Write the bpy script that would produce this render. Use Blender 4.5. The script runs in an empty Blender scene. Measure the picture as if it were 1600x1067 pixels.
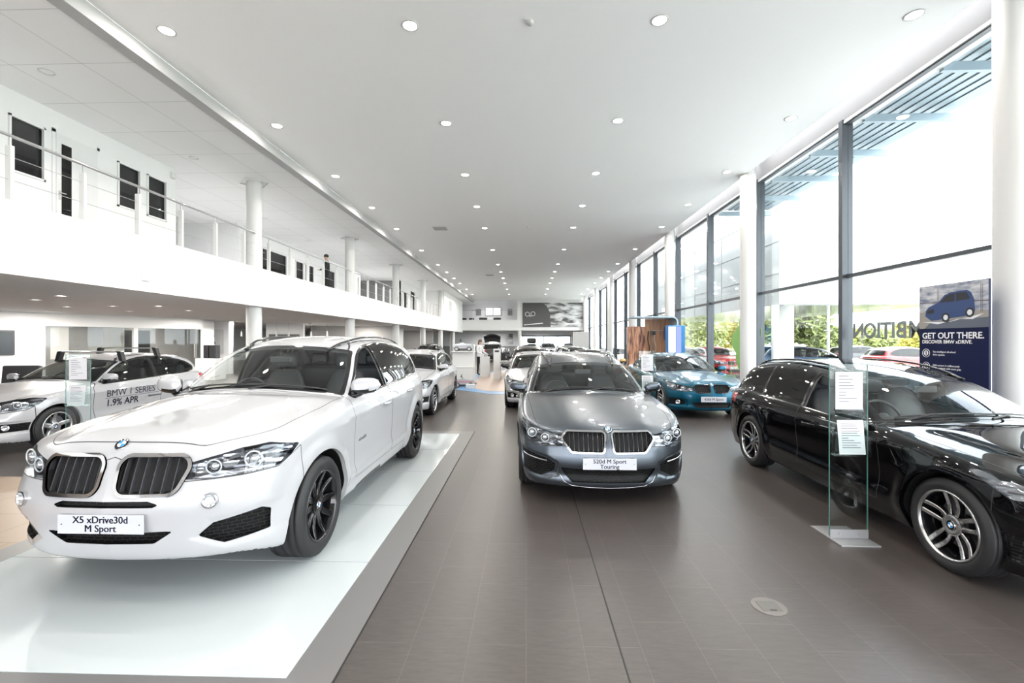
import bpy, bmesh, math, random
import numpy as np
from mathutils import Vector, Matrix
PI = math.pi
COL = bpy.context.scene.collection
random.seed(7)

# ------------------------------------------------------------------ camera, daylight, exposure
SC = bpy.context.scene
cam = bpy.data.cameras.new('camera'); cam_o = bpy.data.objects.new('camera', cam); COL.objects.link(cam_o)
cam.sensor_width = 36; cam.lens = 36*715/1600; cam.shift_y = -.0009; cam.clip_end = 400; cam.clip_start = .05
cam_o.location = (0, 0, 1.65); cam_o.rotation_euler = (math.radians(90), 0, math.radians(1.76))
SC.camera = cam_o
SC.view_settings.view_transform = 'Standard'; SC.view_settings.look = 'None'
SC.view_settings.exposure = 1.0; SC.view_settings.gamma = 1.0; SC.view_settings.use_curve_mapping = False
SC.cycles.max_bounces = 12; SC.cycles.diffuse_bounces = 8; SC.cycles.glossy_bounces = 5; SC.cycles.transparent_max_bounces = 24
SC.cycles.sample_clamp_indirect = 6; SC.cycles.caustics_reflective = False; SC.cycles.caustics_refractive = False
SC.cycles.use_adaptive_sampling = True; SC.cycles.adaptive_threshold = .02; SC.cycles.blur_glossy = .5
world = bpy.data.worlds.new('sky'); SC.world = world; world.use_nodes = True
wn = world.node_tree.nodes; wl = world.node_tree.links; wn.clear()
wo = wn.new('ShaderNodeOutputWorld'); wb = wn.new('ShaderNodeBackground'); wtc = wn.new('ShaderNodeTexCoord'); wnz = wn.new('ShaderNodeTexNoise')
wrp = wn.new('ShaderNodeValToRGB'); wnz.inputs['Scale'].default_value = 2.2; wnz.inputs['Detail'].default_value = 4
wrp.color_ramp.elements[0].color = (.80, .88, 1, 1); wrp.color_ramp.elements[1].color = (1, 1, 1, 1); wrp.color_ramp.elements[0].position = .3; wrp.color_ramp.elements[1].position = .6
wl.new(wtc.outputs['Generated'], wnz.inputs['Vector']); wl.new(wnz.outputs['Fac'], wrp.inputs[0]); wl.new(wrp.outputs[0], wb.inputs[0])
wb.inputs[1].default_value = 5.0; wl.new(wb.outputs[0], wo.inputs[0])
sun = bpy.data.lights.new('sun', 'SUN'); sun.energy = 3; sun.angle = math.radians(3); sun.color = (1, .95, .86)
sun_o = bpy.data.objects.new('sun', sun); COL.objects.link(sun_o); sun_o.rotation_euler = Vector((-.42, .22, 1)).to_track_quat('Z', 'Y').to_euler()


# ------------------------------------------------------------------ materials
MATS = {}
def principled(name, col=(.8, .8, .8), rough=.5, metal=0., **kw):
    if name in MATS: return MATS[name]
    m = bpy.data.materials.new(name); m.use_nodes = True
    b = m.node_tree.nodes['Principled BSDF']
    b.inputs['Base Color'].default_value = (*col, 1)
    b.inputs['Roughness'].default_value = rough
    b.inputs['Metallic'].default_value = metal
    for k, v in kw.items():
        b.inputs[k].default_value = v
    MATS[name] = m
    return m
def emitter(name, col, power):
    if name in MATS: return MATS[name]
    m = bpy.data.materials.new(name); m.use_nodes = True
    nt = m.node_tree; nt.nodes.clear()
    e = nt.nodes.new('ShaderNodeEmission'); o = nt.nodes.new('ShaderNodeOutputMaterial')
    e.inputs[0].default_value = (*col, 1); e.inputs[1].default_value = power
    nt.links.new(e.outputs[0], o.inputs[0]); MATS[name] = m
    return m
def glassy(name, tint=(.8, .85, .83), refl=1.0, rough=0.0, ior=1.5):
    """thin pane: tinted see-through with mirror reflection by angle"""
    if name in MATS: return MATS[name]
    m = bpy.data.materials.new(name); m.use_nodes = True
    nt = m.node_tree; nt.nodes.clear()
    o = nt.nodes.new('ShaderNodeOutputMaterial'); mx = nt.nodes.new('ShaderNodeMixShader')
    t = nt.nodes.new('ShaderNodeBsdfTransparent'); g = nt.nodes.new('ShaderNodeBsdfGlossy')
    t.inputs[0].default_value = (*tint, 1); g.inputs[0].default_value = (1, 1, 1, 1); g.inputs[1].default_value = rough
    geo = nt.nodes.new('ShaderNodeNewGeometry'); dt = nt.nodes.new('ShaderNodeVectorMath'); dt.operation = 'DOT_PRODUCT'
    nt.links.new(geo.outputs['Normal'], dt.inputs[0]); nt.links.new(geo.outputs['Incoming'], dt.inputs[1])
    def mt(op, a, b):
        n = nt.nodes.new('ShaderNodeMath'); n.operation = op
        for k, v in enumerate((a, b)):
            if v is None: continue
            if isinstance(v, (int, float)): n.inputs[k].default_value = v
            else: nt.links.new(v, n.inputs[k])
        return n.outputs[0]
    c = mt('ABSOLUTE', dt.outputs['Value'], None); p5 = mt('POWER', mt('SUBTRACT', 1.0, c), 5.0)
    f0 = .04*refl*.9
    fr = mt('MINIMUM', mt('ADD', mt('MULTIPLY', p5, 1-f0), f0), 1.0)
    nt.links.new(fr, mx.inputs[0])
    nt.links.new(t.outputs[0], mx.inputs[1]); nt.links.new(g.outputs[0], mx.inputs[2]); nt.links.new(mx.outputs[0], o.inputs[0])
    MATS[name] = m
    return m
def nodes_of(m): return m.node_tree.nodes, m.node_tree.links, m.node_tree.nodes['Principled BSDF']

# ------------------------------------------------------------------ mesh helpers
def mesh_from(name, V, F, mats=(), fmat=None, smooth=False, normals=None):
    me = bpy.data.meshes.new(name)
    me.from_pydata([tuple(map(float, v)) for v in V], [], [tuple(int(i) for i in f) for f in F])
    for m in mats: me.materials.append(m)
    if fmat is not None: me.polygons.foreach_set('material_index', [int(i) for i in fmat])
    if smooth: me.polygons.foreach_set('use_smooth', [True] * len(me.polygons))
    me.update()
    if normals is not None:
        me.normals_split_custom_set_from_vertices([tuple(map(float, n)) for n in normals])
    return me
def link(name, me, parent=None, loc=(0, 0, 0), rot=(0, 0, 0)):
    o = bpy.data.objects.new(name, me); COL.objects.link(o)
    o.location = loc; o.rotation_euler = rot
    if parent is not None: o.parent = parent
    return o
def tag(o, label=None, cat=None, group=None, kind=None):
    if label: o['label'] = label
    if cat: o['category'] = cat
    if group: o['group'] = group
    if kind: o['kind'] = kind
    return o
def empty(name, loc=(0, 0, 0), rz=0.0, **kw):
    o = bpy.data.objects.new(name, None); COL.objects.link(o)
    o.location = loc; o.rotation_euler = (0, 0, rz); o.empty_display_size = .2
    return tag(o, **kw)
def copy_tree(o, parent=None):
    c = o.copy(); COL.objects.link(c); c.parent = parent
    for ch in list(o.children): copy_tree(ch, c)
    return c

class MB:
    """collects shapes into one mesh"""
    def __init__(self): self.V = []; self.F = []; self.S = []; self.M = []
    def add(self, V, F, smooth=False, mi=0):
        n = len(self.V); self.V += [tuple(v) for v in V]
        self.F += [tuple(i + n for i in f) for f in F]
        self.S += [smooth] * len(F); self.M += [mi] * len(F)
        return self
    def box(self, x0, x1, y0, y1, z0, z1, bev=0.0, mi=0, rot=None, org=None):
        if bev > 0:
            b = min(bev, (x1-x0)/2.01, (y1-y0)/2.01, (z1-z0)/2.01)
            bm = bmesh.new(); bmesh.ops.create_cube(bm, size=1)
            for v in bm.verts:
                v.co = Vector(((x0+x1)/2 + v.co.x*(x1-x0), (y0+y1)/2 + v.co.y*(y1-y0), (z0+z1)/2 + v.co.z*(z1-z0)))
            bmesh.ops.bevel(bm, geom=list(bm.edges), offset=b, segments=2, affect='EDGES', profile=.5)
            V = [v.co.copy() for v in bm.verts]; F = [[v.index for v in f.verts] for f in bm.faces]; bm.free()
        else:
            V = [Vector((x, y, z)) for z in (z0, z1) for y in (y0, y1) for x in (x0, x1)]
            F = [(0, 2, 3, 1), (4, 5, 7, 6), (0, 1, 5, 4), (2, 6, 7, 3), (0, 4, 6, 2), (1, 3, 7, 5)]
        if rot is not None:
            c = Vector(org) if org else Vector(((x0+x1)/2, (y0+y1)/2, (z0+z1)/2))
            V = [rot @ (v - c) + c for v in V]
        return self.add(V, F, False, mi)
    def tube(self, pts, r, n=10, caps=True, mi=0, closed=False, flat=1.0):
        pts = [Vector(p) for p in pts]; R = r if isinstance(r, (list, tuple)) else [r]*len(pts)
        V = []; F = []; up = None; m = len(pts)
        for i, p in enumerate(pts):
            if closed: d = pts[(i+1) % m] - pts[i-1]
            else: d = pts[min(i+1, m-1)] - pts[max(i-1, 0)]
            d.normalize()
            if up is None:
                up = Vector((0, 0, 1)) if abs(d.z) < .9 else Vector((1, 0, 0))
            a = d.cross(up)
            if a.length < 1e-6: a = d.cross(Vector((0, 1, 0)))
            a.normalize(); b = a.cross(d).normalized(); up = b
            for k in range(n):
                t = 2*PI*k/n; V.append(p + a*math.cos(t)*R[i] + b*math.sin(t)*R[i]*flat)
        for i in range(m if closed else m-1):
            j = (i+1) % m
            for k in range(n):
                l = (k+1) % n
                F.append((i*n+k, i*n+l, j*n+l, j*n+k))
        self.add(V, F, True, mi)
        if caps and not closed:
            self.add([V[k] for k in range(n)], [tuple(reversed(range(n)))][:1], False, mi)
            self.add([V[(m-1)*n+k] for k in range(n)], [tuple(range(n))], False, mi)
        return self
    def cyl(self, c, r, h, n=24, axis='z', r2=None, mi=0, smooth=True):
        r2 = r if r2 is None else r2; V = []; cx, cy, cz = c
        for (hh, rr) in ((0, r), (h, r2)):
            for k in range(n):
                t = 2*PI*k/n; a, b = rr*math.cos(t), rr*math.sin(t)
                V.append({'z': (cx+a, cy+b, cz+hh), 'x': (cx+hh, cy+a, cz+b), 'y': (cx+b, cy+hh, cz+a)}[axis])
        self.add(V, [(k, (k+1) % n, n+(k+1) % n, n+k) for k in range(n)], smooth, mi)
        self.add(V[:n], [tuple(reversed(range(n)))], False, mi)
        self.add(V[n:], [tuple(range(n))], False, mi)
        return self
    def lathe(self, prof, n=48, axis='x', c=(0, 0, 0), mi=0, smooth=True, closed=False):
        """prof: (axial, radius)"""
        V = []; m = len(prof)
        for (a, r) in prof:
            for k in range(n):
                t = 2*PI*k/n; u, v = r*math.cos(t), r*math.sin(t)
                V.append({'x': (c[0]+a, c[1]+u, c[2]+v), 'z': (c[0]+u, c[1]+v, c[2]+a), 'y': (c[0]+v, c[1]+a, c[2]+u)}[axis])
        F = []
        for i in range(m if closed else m-1):
            j = (i+1) % m
            for k in range(n):
                l = (k+1) % n
                F.append((i*n+k, i*n+l, j*n+l, j*n+k))
        return self.add(V, F, smooth, mi)
    def ellipsoid(self, c, r, n=16, m=10, mi=0, rot=None):
        V = []; F = []
        for i in range(m+1):
            a = PI*i/m - PI/2
            for k in range(n):
                t = 2*PI*k/n
                p = Vector((r[0]*math.cos(a)*math.cos(t), r[1]*math.cos(a)*math.sin(t), r[2]*math.sin(a)))
                if rot is not None: p = rot @ p
                V.append(Vector(c)+p)
        for i in range(m):
            for k in range(n):
                l = (k+1) % n; F.append((i*n+k, i*n+l, (i+1)*n+l, (i+1)*n+k))
        return self.add(V, F, True, mi)
    def prism(self, poly, lo, hi, axis='y', mi=0, smooth=False):
        """extrude a 2D polygon; axis y: poly=(x,z); axis x: poly=(y,z); axis z: poly=(x,y)"""
        def P(a, b, h): return {'y': (a, h, b), 'x': (h, a, b), 'z': (a, b, h)}[axis]
        n = len(poly); V = [P(a, b, lo) for a, b in poly] + [P(a, b, hi) for a, b in poly]
        self.add(V, [(k, (k+1) % n, n+(k+1) % n, n+k) for k in range(n)], smooth, mi)
        bm = bmesh.new(); vs = [bm.verts.new((a, b, 0)) for a, b in poly]
        bm.faces.new(vs); bmesh.ops.triangulate(bm, faces=bm.faces[:]); bm.verts.index_update()
        T = [[v.index for v in f.verts] for f in bm.faces]; bm.free()
        self.add(V[:n], [tuple(reversed(t)) for t in T], False, mi); self.add(V[n:], T, False, mi)
        return self
    def build(self, name, mats, parent=None, loc=(0, 0, 0), rot=(0, 0, 0), fix=True):
        if not isinstance(mats, (list, tuple)): mats = [mats]
        me = bpy.data.meshes.new(name)
        me.from_pydata(self.V, [], self.F)
        for m in mats: me.materials.append(m)
        me.polygons.foreach_set('use_smooth', self.S)
        me.polygons.foreach_set('material_index', self.M)
        if fix:
            bm = bmesh.new(); bm.from_mesh(me)
            bmesh.ops.recalc_face_normals(bm, faces=bm.faces[:]); bm.to_mesh(me); bm.free()
        me.update()
        return link(name, me, parent, loc, rot)

def text_mesh(s, size=.1, ext=.0008, align='CENTER', bold=0.0, spacing=1.0, line=1.0):
    cu = bpy.data.curves.new('lettering', 'FONT'); cu.body = s; cu.size = size; cu.extrude = ext
    cu.align_x = align; cu.align_y = 'CENTER'; cu.offset = bold; cu.space_character = spacing; cu.space_line = line
    cu.resolution_u = 3
    o = bpy.data.objects.new('lettering', cu); COL.objects.link(o)
    dg = bpy.context.evaluated_depsgraph_get(); dg.update()
    me = bpy.data.meshes.new_from_object(o.evaluated_get(dg))
    COL.objects.unlink(o); bpy.data.objects.remove(o); bpy.data.curves.remove(cu)
    me.materials.clear()
    return me
def place_text(name, s, size, mat, parent, M, **kw):
    me = text_mesh(s, size, **kw); me.transform(M); me.materials.append(mat)
    return link(name, me, parent)
def frame_matrix(origin, xdir, ydir):
    x = Vector(xdir).normalized(); y = Vector(ydir); y = (y - x*y.dot(x)).normalized(); z = x.cross(y)
    return Matrix(((x.x, y.x, z.x, origin[0]), (x.y, y.y, z.y, origin[1]), (x.z, y.z, z.z, origin[2]), (0, 0, 0, 1)))

# ------------------------------------------------------------------ numeric shape tools
def crv(*pts):
    """smooth curve through (t, value) points (monotone-ish cubic hermite)"""
    T = np.array([p[0] for p in pts], float); Y = np.array([p[1] for p in pts], float)
    h = np.diff(T); d = np.diff(Y)/h; m = np.zeros(len(T))
    if len(T) > 2:
        w = (h[1:]*d[:-1] + h[:-1]*d[1:])/(h[1:]+h[:-1])
        m[1:-1] = w
    m[0] = d[0]; m[-1] = d[-1]
    def f(x):
        x = np.clip(x, T[0], T[-1]); i = np.clip(np.searchsorted(T, x)-1, 0, len(T)-2)
        t = (x-T[i])/h[i]; t2 = t*t; t3 = t2*t
        return (2*t3-3*t2+1)*Y[i] + (t3-2*t2+t)*h[i]*m[i] + (-2*t3+3*t2)*Y[i+1] + (t3-t2)*h[i]*m[i+1]
    return f
def lin(*pts):
    T = [p[0] for p in pts]; Y = [p[1] for p in pts]
    return lambda x: np.interp(x, T, Y)
def smax(a, b, k):
    h = np.maximum(k-np.abs(a-b), 0)/k
    return np.maximum(a, b) + h*h*h*k/6
def smin(a, b, k): return -smax(-a, -b, k)
def sstep(t): t = np.clip(t, 0, 1); return t*t*(3-2*t)
def sdpoly(px, py, poly, r=0.0):
    """signed distance to polygon (negative inside), rounded by r"""
    poly = np.asarray(poly, float)
    if r > 0:
        # shrink polygon corners by moving edges inward
        poly = shrink(poly, r)
    n = len(poly); d = np.full(np.shape(px), 1e9); s = np.ones(np.shape(px))
    j = n-1
    for i in range(n):
        ex, ey = poly[j]-poly[i]; wx = px-poly[i, 0]; wy = py-poly[i, 1]
        t = np.clip((wx*ex+wy*ey)/(ex*ex+ey*ey+1e-12), 0, 1)
        d = np.minimum(d, (wx-ex*t)**2+(wy-ey*t)**2)
        c1 = py >= poly[i, 1]; c2 = py < poly[j, 1]; c3 = ex*wy > ey*wx
        flip = (c1 & c2 & c3) | (~c1 & ~c2 & ~c3)
        s = np.where(flip, -s, s); j = i
    return s*np.sqrt(d)-r
def shrink(poly, r):
    n = len(poly); area = sum(poly[i][0]*poly[(i+1) % n][1]-poly[(i+1) % n][0]*poly[i][1] for i in range(n))
    sg = 1 if area > 0 else -1; out = []
    for i in range(n):
        a = poly[i]-poly[i-1]; b = poly[(i+1) % n]-poly[i]
        a = a/np.linalg.norm(a); b = b/np.linalg.norm(b)
        na = np.array([-a[1], a[0]])*sg; nb = np.array([-b[1], b[0]])*sg
        k = 1+na.dot(nb)
        out.append(poly[i]+(na+nb)*r/max(k, .35))
    return np.array(out)

def surface_nets(F, org, h):
    nx, ny, nz = F.shape
    S = F < 0
    c = np.zeros((nx-1, ny-1, nz-1), int)
    for dx in (0, 1):
        for dy in (0, 1):
            for dz in (0, 1):
                c += S[dx:nx-1+dx, dy:ny-1+dy, dz:nz-1+dz]
    act = (c > 0) & (c < 8)
    idx = -np.ones(act.shape, int); I = np.argwhere(act); idx[tuple(I.T)] = np.arange(len(I))
    P = np.zeros((len(I), 3)); N = np.zeros(len(I))
    corners = [(a, b, d) for a in (0, 1) for b in (0, 1) for d in (0, 1)]
    for a in corners:
        for ax in range(3):
            if a[ax] == 1: continue
            b = list(a); b[ax] = 1
            fa = F[I[:, 0]+a[0], I[:, 1]+a[1], I[:, 2]+a[2]]; fb = F[I[:, 0]+b[0], I[:, 1]+b[1], I[:, 2]+b[2]]
            cr = (fa < 0) != (fb < 0)
            t = np.where(cr, fa/np.where(cr, fa-fb, 1), 0)
            q = np.array(a, float)[None, :].repeat(len(I), 0); q[:, ax] += t
            P += np.where(cr[:, None], q, 0); N += cr
    P = (I + P/N[:, None])*h + np.array(org)
    Q = []
    for ax in range(3):
        o1, o2 = [(1, 2), (2, 0), (0, 1)][ax]
        sl = [slice(1, -1)]*3; sl[ax] = slice(0, -1); s2 = list(sl); s2[ax] = slice(1, None)
        A = S[tuple(sl)]; B = S[tuple(s2)]
        E = np.argwhere(A != B)
        base = E.copy()
        for k in range(3):
            if k != ax: base[:, k] += 1
        inside_a = A[tuple(E.T)]
        def cell(u, v):
            b = base.copy(); b[:, o1] -= u; b[:, o2] -= v
            return idx[b[:, 0], b[:, 1], b[:, 2]]
        q = np.stack([cell(0, 0), cell(1, 0), cell(1, 1), cell(0, 1)], 1)
        q = np.where(inside_a[:, None], q, q[:, ::-1])
        Q.append(q)
    return P, np.concatenate(Q)

# ------------------------------------------------------------------ shared materials
MT = {}
def noise_rough(m, scale, lo, hi):
    n, l, b = nodes_of(m)
    t = n.new('ShaderNodeTexNoise'); t.inputs['Scale'].default_value = scale; tc = n.new('ShaderNodeTexCoord')
    mr = n.new('ShaderNodeMapRange'); mr.inputs[3].default_value = lo; mr.inputs[4].default_value = hi
    l.new(tc.outputs['Object'], t.inputs['Vector']); l.new(t.outputs['Fac'], mr.inputs[0]); l.new(mr.outputs[0], b.inputs['Roughness'])
def car_paint(name, col, metal=0.0, rough=.35, flake=0.0):
    m = principled(name, col, rough, metal, **{'Coat Weight': 1.0, 'Coat Roughness': .02, 'Coat IOR': 1.55})
    if flake:
        n, l, b = nodes_of(m); v = n.new('ShaderNodeTexVoronoi'); v.inputs['Scale'].default_value = 900; tc = n.new('ShaderNodeTexCoord')
        bp = n.new('ShaderNodeBump'); bp.inputs['Strength'].default_value = flake; bp.inputs['Distance'].default_value = .0004
        l.new(tc.outputs['Object'], v.inputs['Vector']); l.new(v.outputs['Distance'], bp.inputs['Height']); l.new(bp.outputs[0], b.inputs['Normal'])
    return m
MT['paint_white'] = car_paint('paint_white', (.41, .41, .423))
MT['paint_grey'] = car_paint('paint_grey', (.085, .098, .115), .8, .30)
MT['paint_black'] = car_paint('paint_black', (.002, .002, .0025))
MT['paint_black'].node_tree.nodes['Principled BSDF'].inputs['Specular IOR Level'].default_value = 0
MT['paint_black'].node_tree.nodes['Principled BSDF'].inputs['Coat IOR'].default_value = 1.45
MT['paint_grey'].node_tree.nodes['Principled BSDF'].inputs['Coat IOR'].default_value = 1.22
MT['paint_grey'].node_tree.nodes['Principled BSDF'].inputs['Specular IOR Level'].default_value = .25
MT['paint_teal'] = car_paint('paint_teal', (.0, .075, .13), .6, .36)
MT['paint_teal'].node_tree.nodes['Principled BSDF'].inputs['Coat IOR'].default_value = 1.3
MT['paint_teal'].node_tree.nodes['Principled BSDF'].inputs['Specular IOR Level'].default_value = .3
MT['paint_gold'] = car_paint('paint_gold', (.42, .25, .07), .7, .32)
MT['paint_dark'] = car_paint('paint_dark', (.03, .03, .033), .4, .3)
MT['paint_red'] = car_paint('paint_red', (.45, .02, .02))
MT['paint_blue'] = car_paint('paint_blue', (.03, .07, .16), .5, .3)
MT['paint_silver'] = car_paint('paint_silver', (.55, .56, .58), .8, .3)
MT['gap'] = principled('shut_line', (.02, .02, .02), .8)
MT['chrome'] = principled('chrome', (.62, .62, .64), .08, 1.0)
MT['black_gloss'] = principled('black_gloss', (.012, .012, .013), .12)
MT['black_plastic'] = principled('black_plastic', (.02, .02, .021), .5)
MT['void_black'] = principled('grille_void', (.004, .004, .004), .7)
MT['slat'] = principled('grille_slat', (.045, .045, .05), .22)
MT['slat_bright'] = principled('grille_slat_bright', (.3, .3, .32), .2, 1.0)
MT['liner'] = principled('arch_liner', (.012, .012, .012), .9)
MT['rubber'] = principled('tyre_rubber', (.012, .012, .013), .6)
MT['steel'] = principled('brake_steel', (.35, .35, .36), .3, 1.0)
MT['caliper'] = principled('caliper_grey', (.22, .22, .24), .4, .5)
MT['alloy'] = principled('alloy_silver', (.62, .62, .63), .25, .9)
MT['rim_dark'] = principled('alloy_dark', (.05, .05, .055), .25, .6)
MT['alloy_grey'] = principled('alloy_machined', (.48, .47, .47), .22, .95)
MT['rim_black'] = principled('alloy_black', (.006, .006, .007), .08)
MT['badge_black'] = principled('badge_black', (.01, .01, .012), .15)
MT['badge_white'] = principled('badge_white', (.85, .85, .86), .2)
MT['badge_blue'] = principled('badge_blue', (.03, .25, .62), .2)
MT['plate'] = principled('plate_face', (.50, .51, .55), .3)
MT['ink'] = principled('ink_navy', (.01, .012, .04), .5)
MT['cabin'] = principled('cabin_plastic', (.06, .06, .065), .6)
MT['seat'] = principled('seat_leather', (.10, .10, .105), .42)
MT['lining'] = principled('cabin_lining', (.25, .25, .25), .8)
MT['mirror'] = principled('mirror_silver', (.8, .8, .8), .03, 1.0)
MT['projector'] = principled('lamp_bowl', (.75, .77, .8), .08, .85)
MT['drl'] = principled('lamp_ring', (.55, .57, .6), .2)
MT['tail_lens'] = principled('tail_lens', (.45, .01, .015), .08, 0, **{'Coat Weight': 1.0})
MT['glass_front'] = glassy('windscreen_glass', (.74, .78, .76), 1.2)
MT['glass_tint'] = glassy('side_glass', (.40, .43, .42), 1.3)
MT['glass_dark'] = glassy('privacy_glass', (.035, .04, .045), 1.5)
MT['lens'] = glassy('lamp_lens', (.95, .97, .98), 1.0)
def lamp_house():
    m = principled('lamp_housing', (.5, .5, .52), .15, .9); n, l, b = nodes_of(m)
    tc = n.new('ShaderNodeTexCoord'); v = n.new('ShaderNodeTexVoronoi'); v.inputs['Scale'].default_value = 13
    mp = n.new('ShaderNodeMapping'); mp.inputs['Scale'].default_value = (.8, .5, 2.2)
    r = n.new('ShaderNodeValToRGB'); e = r.color_ramp.elements; e[0].position = .25; e[0].color = (.03, .03, .035, 1); e[1].position = .7; e[1].color = (.36, .37, .4, 1)
    bp = n.new('ShaderNodeBump'); bp.inputs['Strength'].default_value = .6; bp.inputs['Distance'].default_value = .02
    l.new(tc.outputs['Object'], mp.inputs[0]); l.new(mp.outputs[0], v.inputs['Vector']); l.new(v.outputs['Color'], r.inputs[0]); l.new(r.outputs[0], b.inputs['Base Color'])
    l.new(v.outputs['Distance'], bp.inputs['Height']); l.new(bp.outputs[0], b.inputs['Normal']); return m
MT['lamp_house'] = lamp_house()
def hexmesh():
    m = principled('intake_mesh', (.015, .015, .016), .45); n, l, b = nodes_of(m)
    tc = n.new('ShaderNodeTexCoord'); v = n.new('ShaderNodeTexBrick'); v.inputs['Scale'].default_value = 1.0
    v.inputs['Brick Width'].default_value = .045; v.inputs['Row Height'].default_value = .022; v.inputs['Mortar Size'].default_value = .0035; v.inputs['Mortar Smooth'].default_value = .6
    v.inputs['Color1'].default_value = (.003, .003, .003, 1); v.inputs['Color2'].default_value = (.004, .004, .004, 1); v.inputs['Mortar'].default_value = (.022, .022, .023, 1)
    b.inputs['Specular IOR Level'].default_value = .2
    sp = n.new('ShaderNodeSeparateXYZ'); cb = n.new('ShaderNodeCombineXYZ')
    bp = n.new('ShaderNodeBump'); bp.inputs['Strength'].default_value = 1; bp.inputs['Distance'].default_value = .006
    l.new(tc.outputs['Object'], sp.inputs[0]); l.new(sp.outputs['X'], cb.inputs['X']); l.new(sp.outputs['Z'], cb.inputs['Y']); l.new(cb.outputs[0], v.inputs['Vector'])
    l.new(v.outputs['Color'], b.inputs['Base Color']); l.new(v.outputs['Fac'], bp.inputs['Height']); l.new(bp.outputs[0], b.inputs['Normal']); return m
MT['mesh_black'] = hexmesh()

# ------------------------------------------------------------------ cars: an implicit body, meshed, cut along its shut lines and glass edges
def cut(V, F, d):
    """split faces along d=0. F: (n,4) with -1 in the last column for triangles"""
    d = np.where(np.abs(d) < 1e-5, 1e-5, d)
    tri = F[:, 3] < 0
    sg = d[F] > 0; sg[tri, 3] = sg[tri, 0]
    mixed = sg.any(1) & ~sg.all(1)
    if not mixed.any(): return V, F
    keep = F[~mixed]; out = []
    newv = []; key = {}; n0 = len(V)
    def mid(a, b):
        k = (a, b) if a < b else (b, a)
        if k in key: return key[k]
        t = d[k[0]]/(d[k[0]]-d[k[1]])
        newv.append(V[k[0]]*(1-t)+V[k[1]]*t); key[k] = n0+len(newv)-1
        return key[k]
    for f in F[mixed]:
        T = [f[:3]] if f[3] < 0 else [(f[0], f[1], f[2]), (f[0], f[2], f[3])]
        for t in T:
            s = [d[i] > 0 for i in t]
            if all(s) or not any(s): out.append((t[0], t[1], t[2], -1)); continue
            for r in range(3):
                if s[r] != s[(r+1) % 3] and s[r] != s[(r+2) % 3]: break
            a, b, c = t[r], t[(r+1) % 3], t[(r+2) % 3]
            m, n = mid(a, b), mid(a, c)
            out.append((a, m, n, -1)); out.append((m, b, c, n))
    return np.vstack([V, np.array(newv)]), np.vstack([keep, np.array(out, int)])

def refine(V, F, sel):
    """halve the chosen faces, joining neighbours with triangles"""
    newv = []; key = {}; n0 = len(V)
    def edge(a, b):
        k = (a, b) if a < b else (b, a)
        if k not in key: newv.append((V[a]+V[b])/2); key[k] = n0+len(newv)-1
        return key[k]
    out = []
    for f in F[sel]:
        f = [int(i) for i in f if i >= 0]; n = len(f)
        m = [edge(f[i], f[(i+1) % n]) for i in range(n)]
        if n == 4:
            newv.append(V[f].mean(0)); c = n0+len(newv)-1
            for i in range(4): out.append((f[i], m[i], c, m[i-1]))
        else:
            for i in range(3): out.append((f[i], m[i], m[i-1], -1))
            out.append((m[0], m[1], m[2], -1))
    keep = []
    for f in F[~sel]:
        g = [int(i) for i in f if i >= 0]; n = len(g); poly = []
        for i in range(n):
            a, b_ = g[i], g[(i+1) % n]; poly.append(a); k = (a, b_) if a < b_ else (b_, a)
            if k in key: poly.append(key[k])
        if len(poly) == n: keep.append(tuple(f)); continue
        newv.append(V[g].mean(0)); c = n0+len(newv)-1
        for i in range(len(poly)): keep.append((c, poly[i], poly[(i+1) % len(poly)], -1))
    return np.vstack([V, np.array(newv)]) if newv else V, np.array(keep+out, int)

class Field:
    def __init__(self, f): self.f = f
    def __call__(self, V): return self.f(V[:, 0], V[:, 1], V[:, 2])
    def grad(self, V, e=2e-3):
        g = np.empty_like(V)
        for k in range(3):
            a = V.copy(); b = V.copy(); a[:, k] += e; b[:, k] -= e
            g[:, k] = (self(a)-self(b))/(2*e)
        return g
    def project(self, V, it=3, lim=.02):
        for _ in range(it):
            g = self.grad(V); n2 = np.maximum((g*g).sum(1), .05)
            st = self(V)[:, None]*g/n2[:, None]
            ln = np.linalg.norm(st, axis=1, keepdims=True); st *= np.minimum(1, lim/np.maximum(ln, 1e-9))
            V = V-st
        return V
    def ray(self, o, d, L=1.5, n=150):
        """first hit of points marching from o along d"""
        o = np.atleast_2d(np.array(o, float)); d = np.array(d, float)/np.linalg.norm(d)
        t = np.zeros(len(o)); done = np.zeros(len(o), bool)
        for i in range(n):
            v = self(o+d*t[:, None]); done |= v < 0
            t = np.where(done, t, t+L/n)
        a = t-L/n; b = t.copy()
        for _ in range(14):
            m = (a+b)/2; ins = self(o+d*m[:, None]) < 0; b = np.where(ins, m, b); a = np.where(ins, a, m)
        return o+d*b[:, None]

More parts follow.
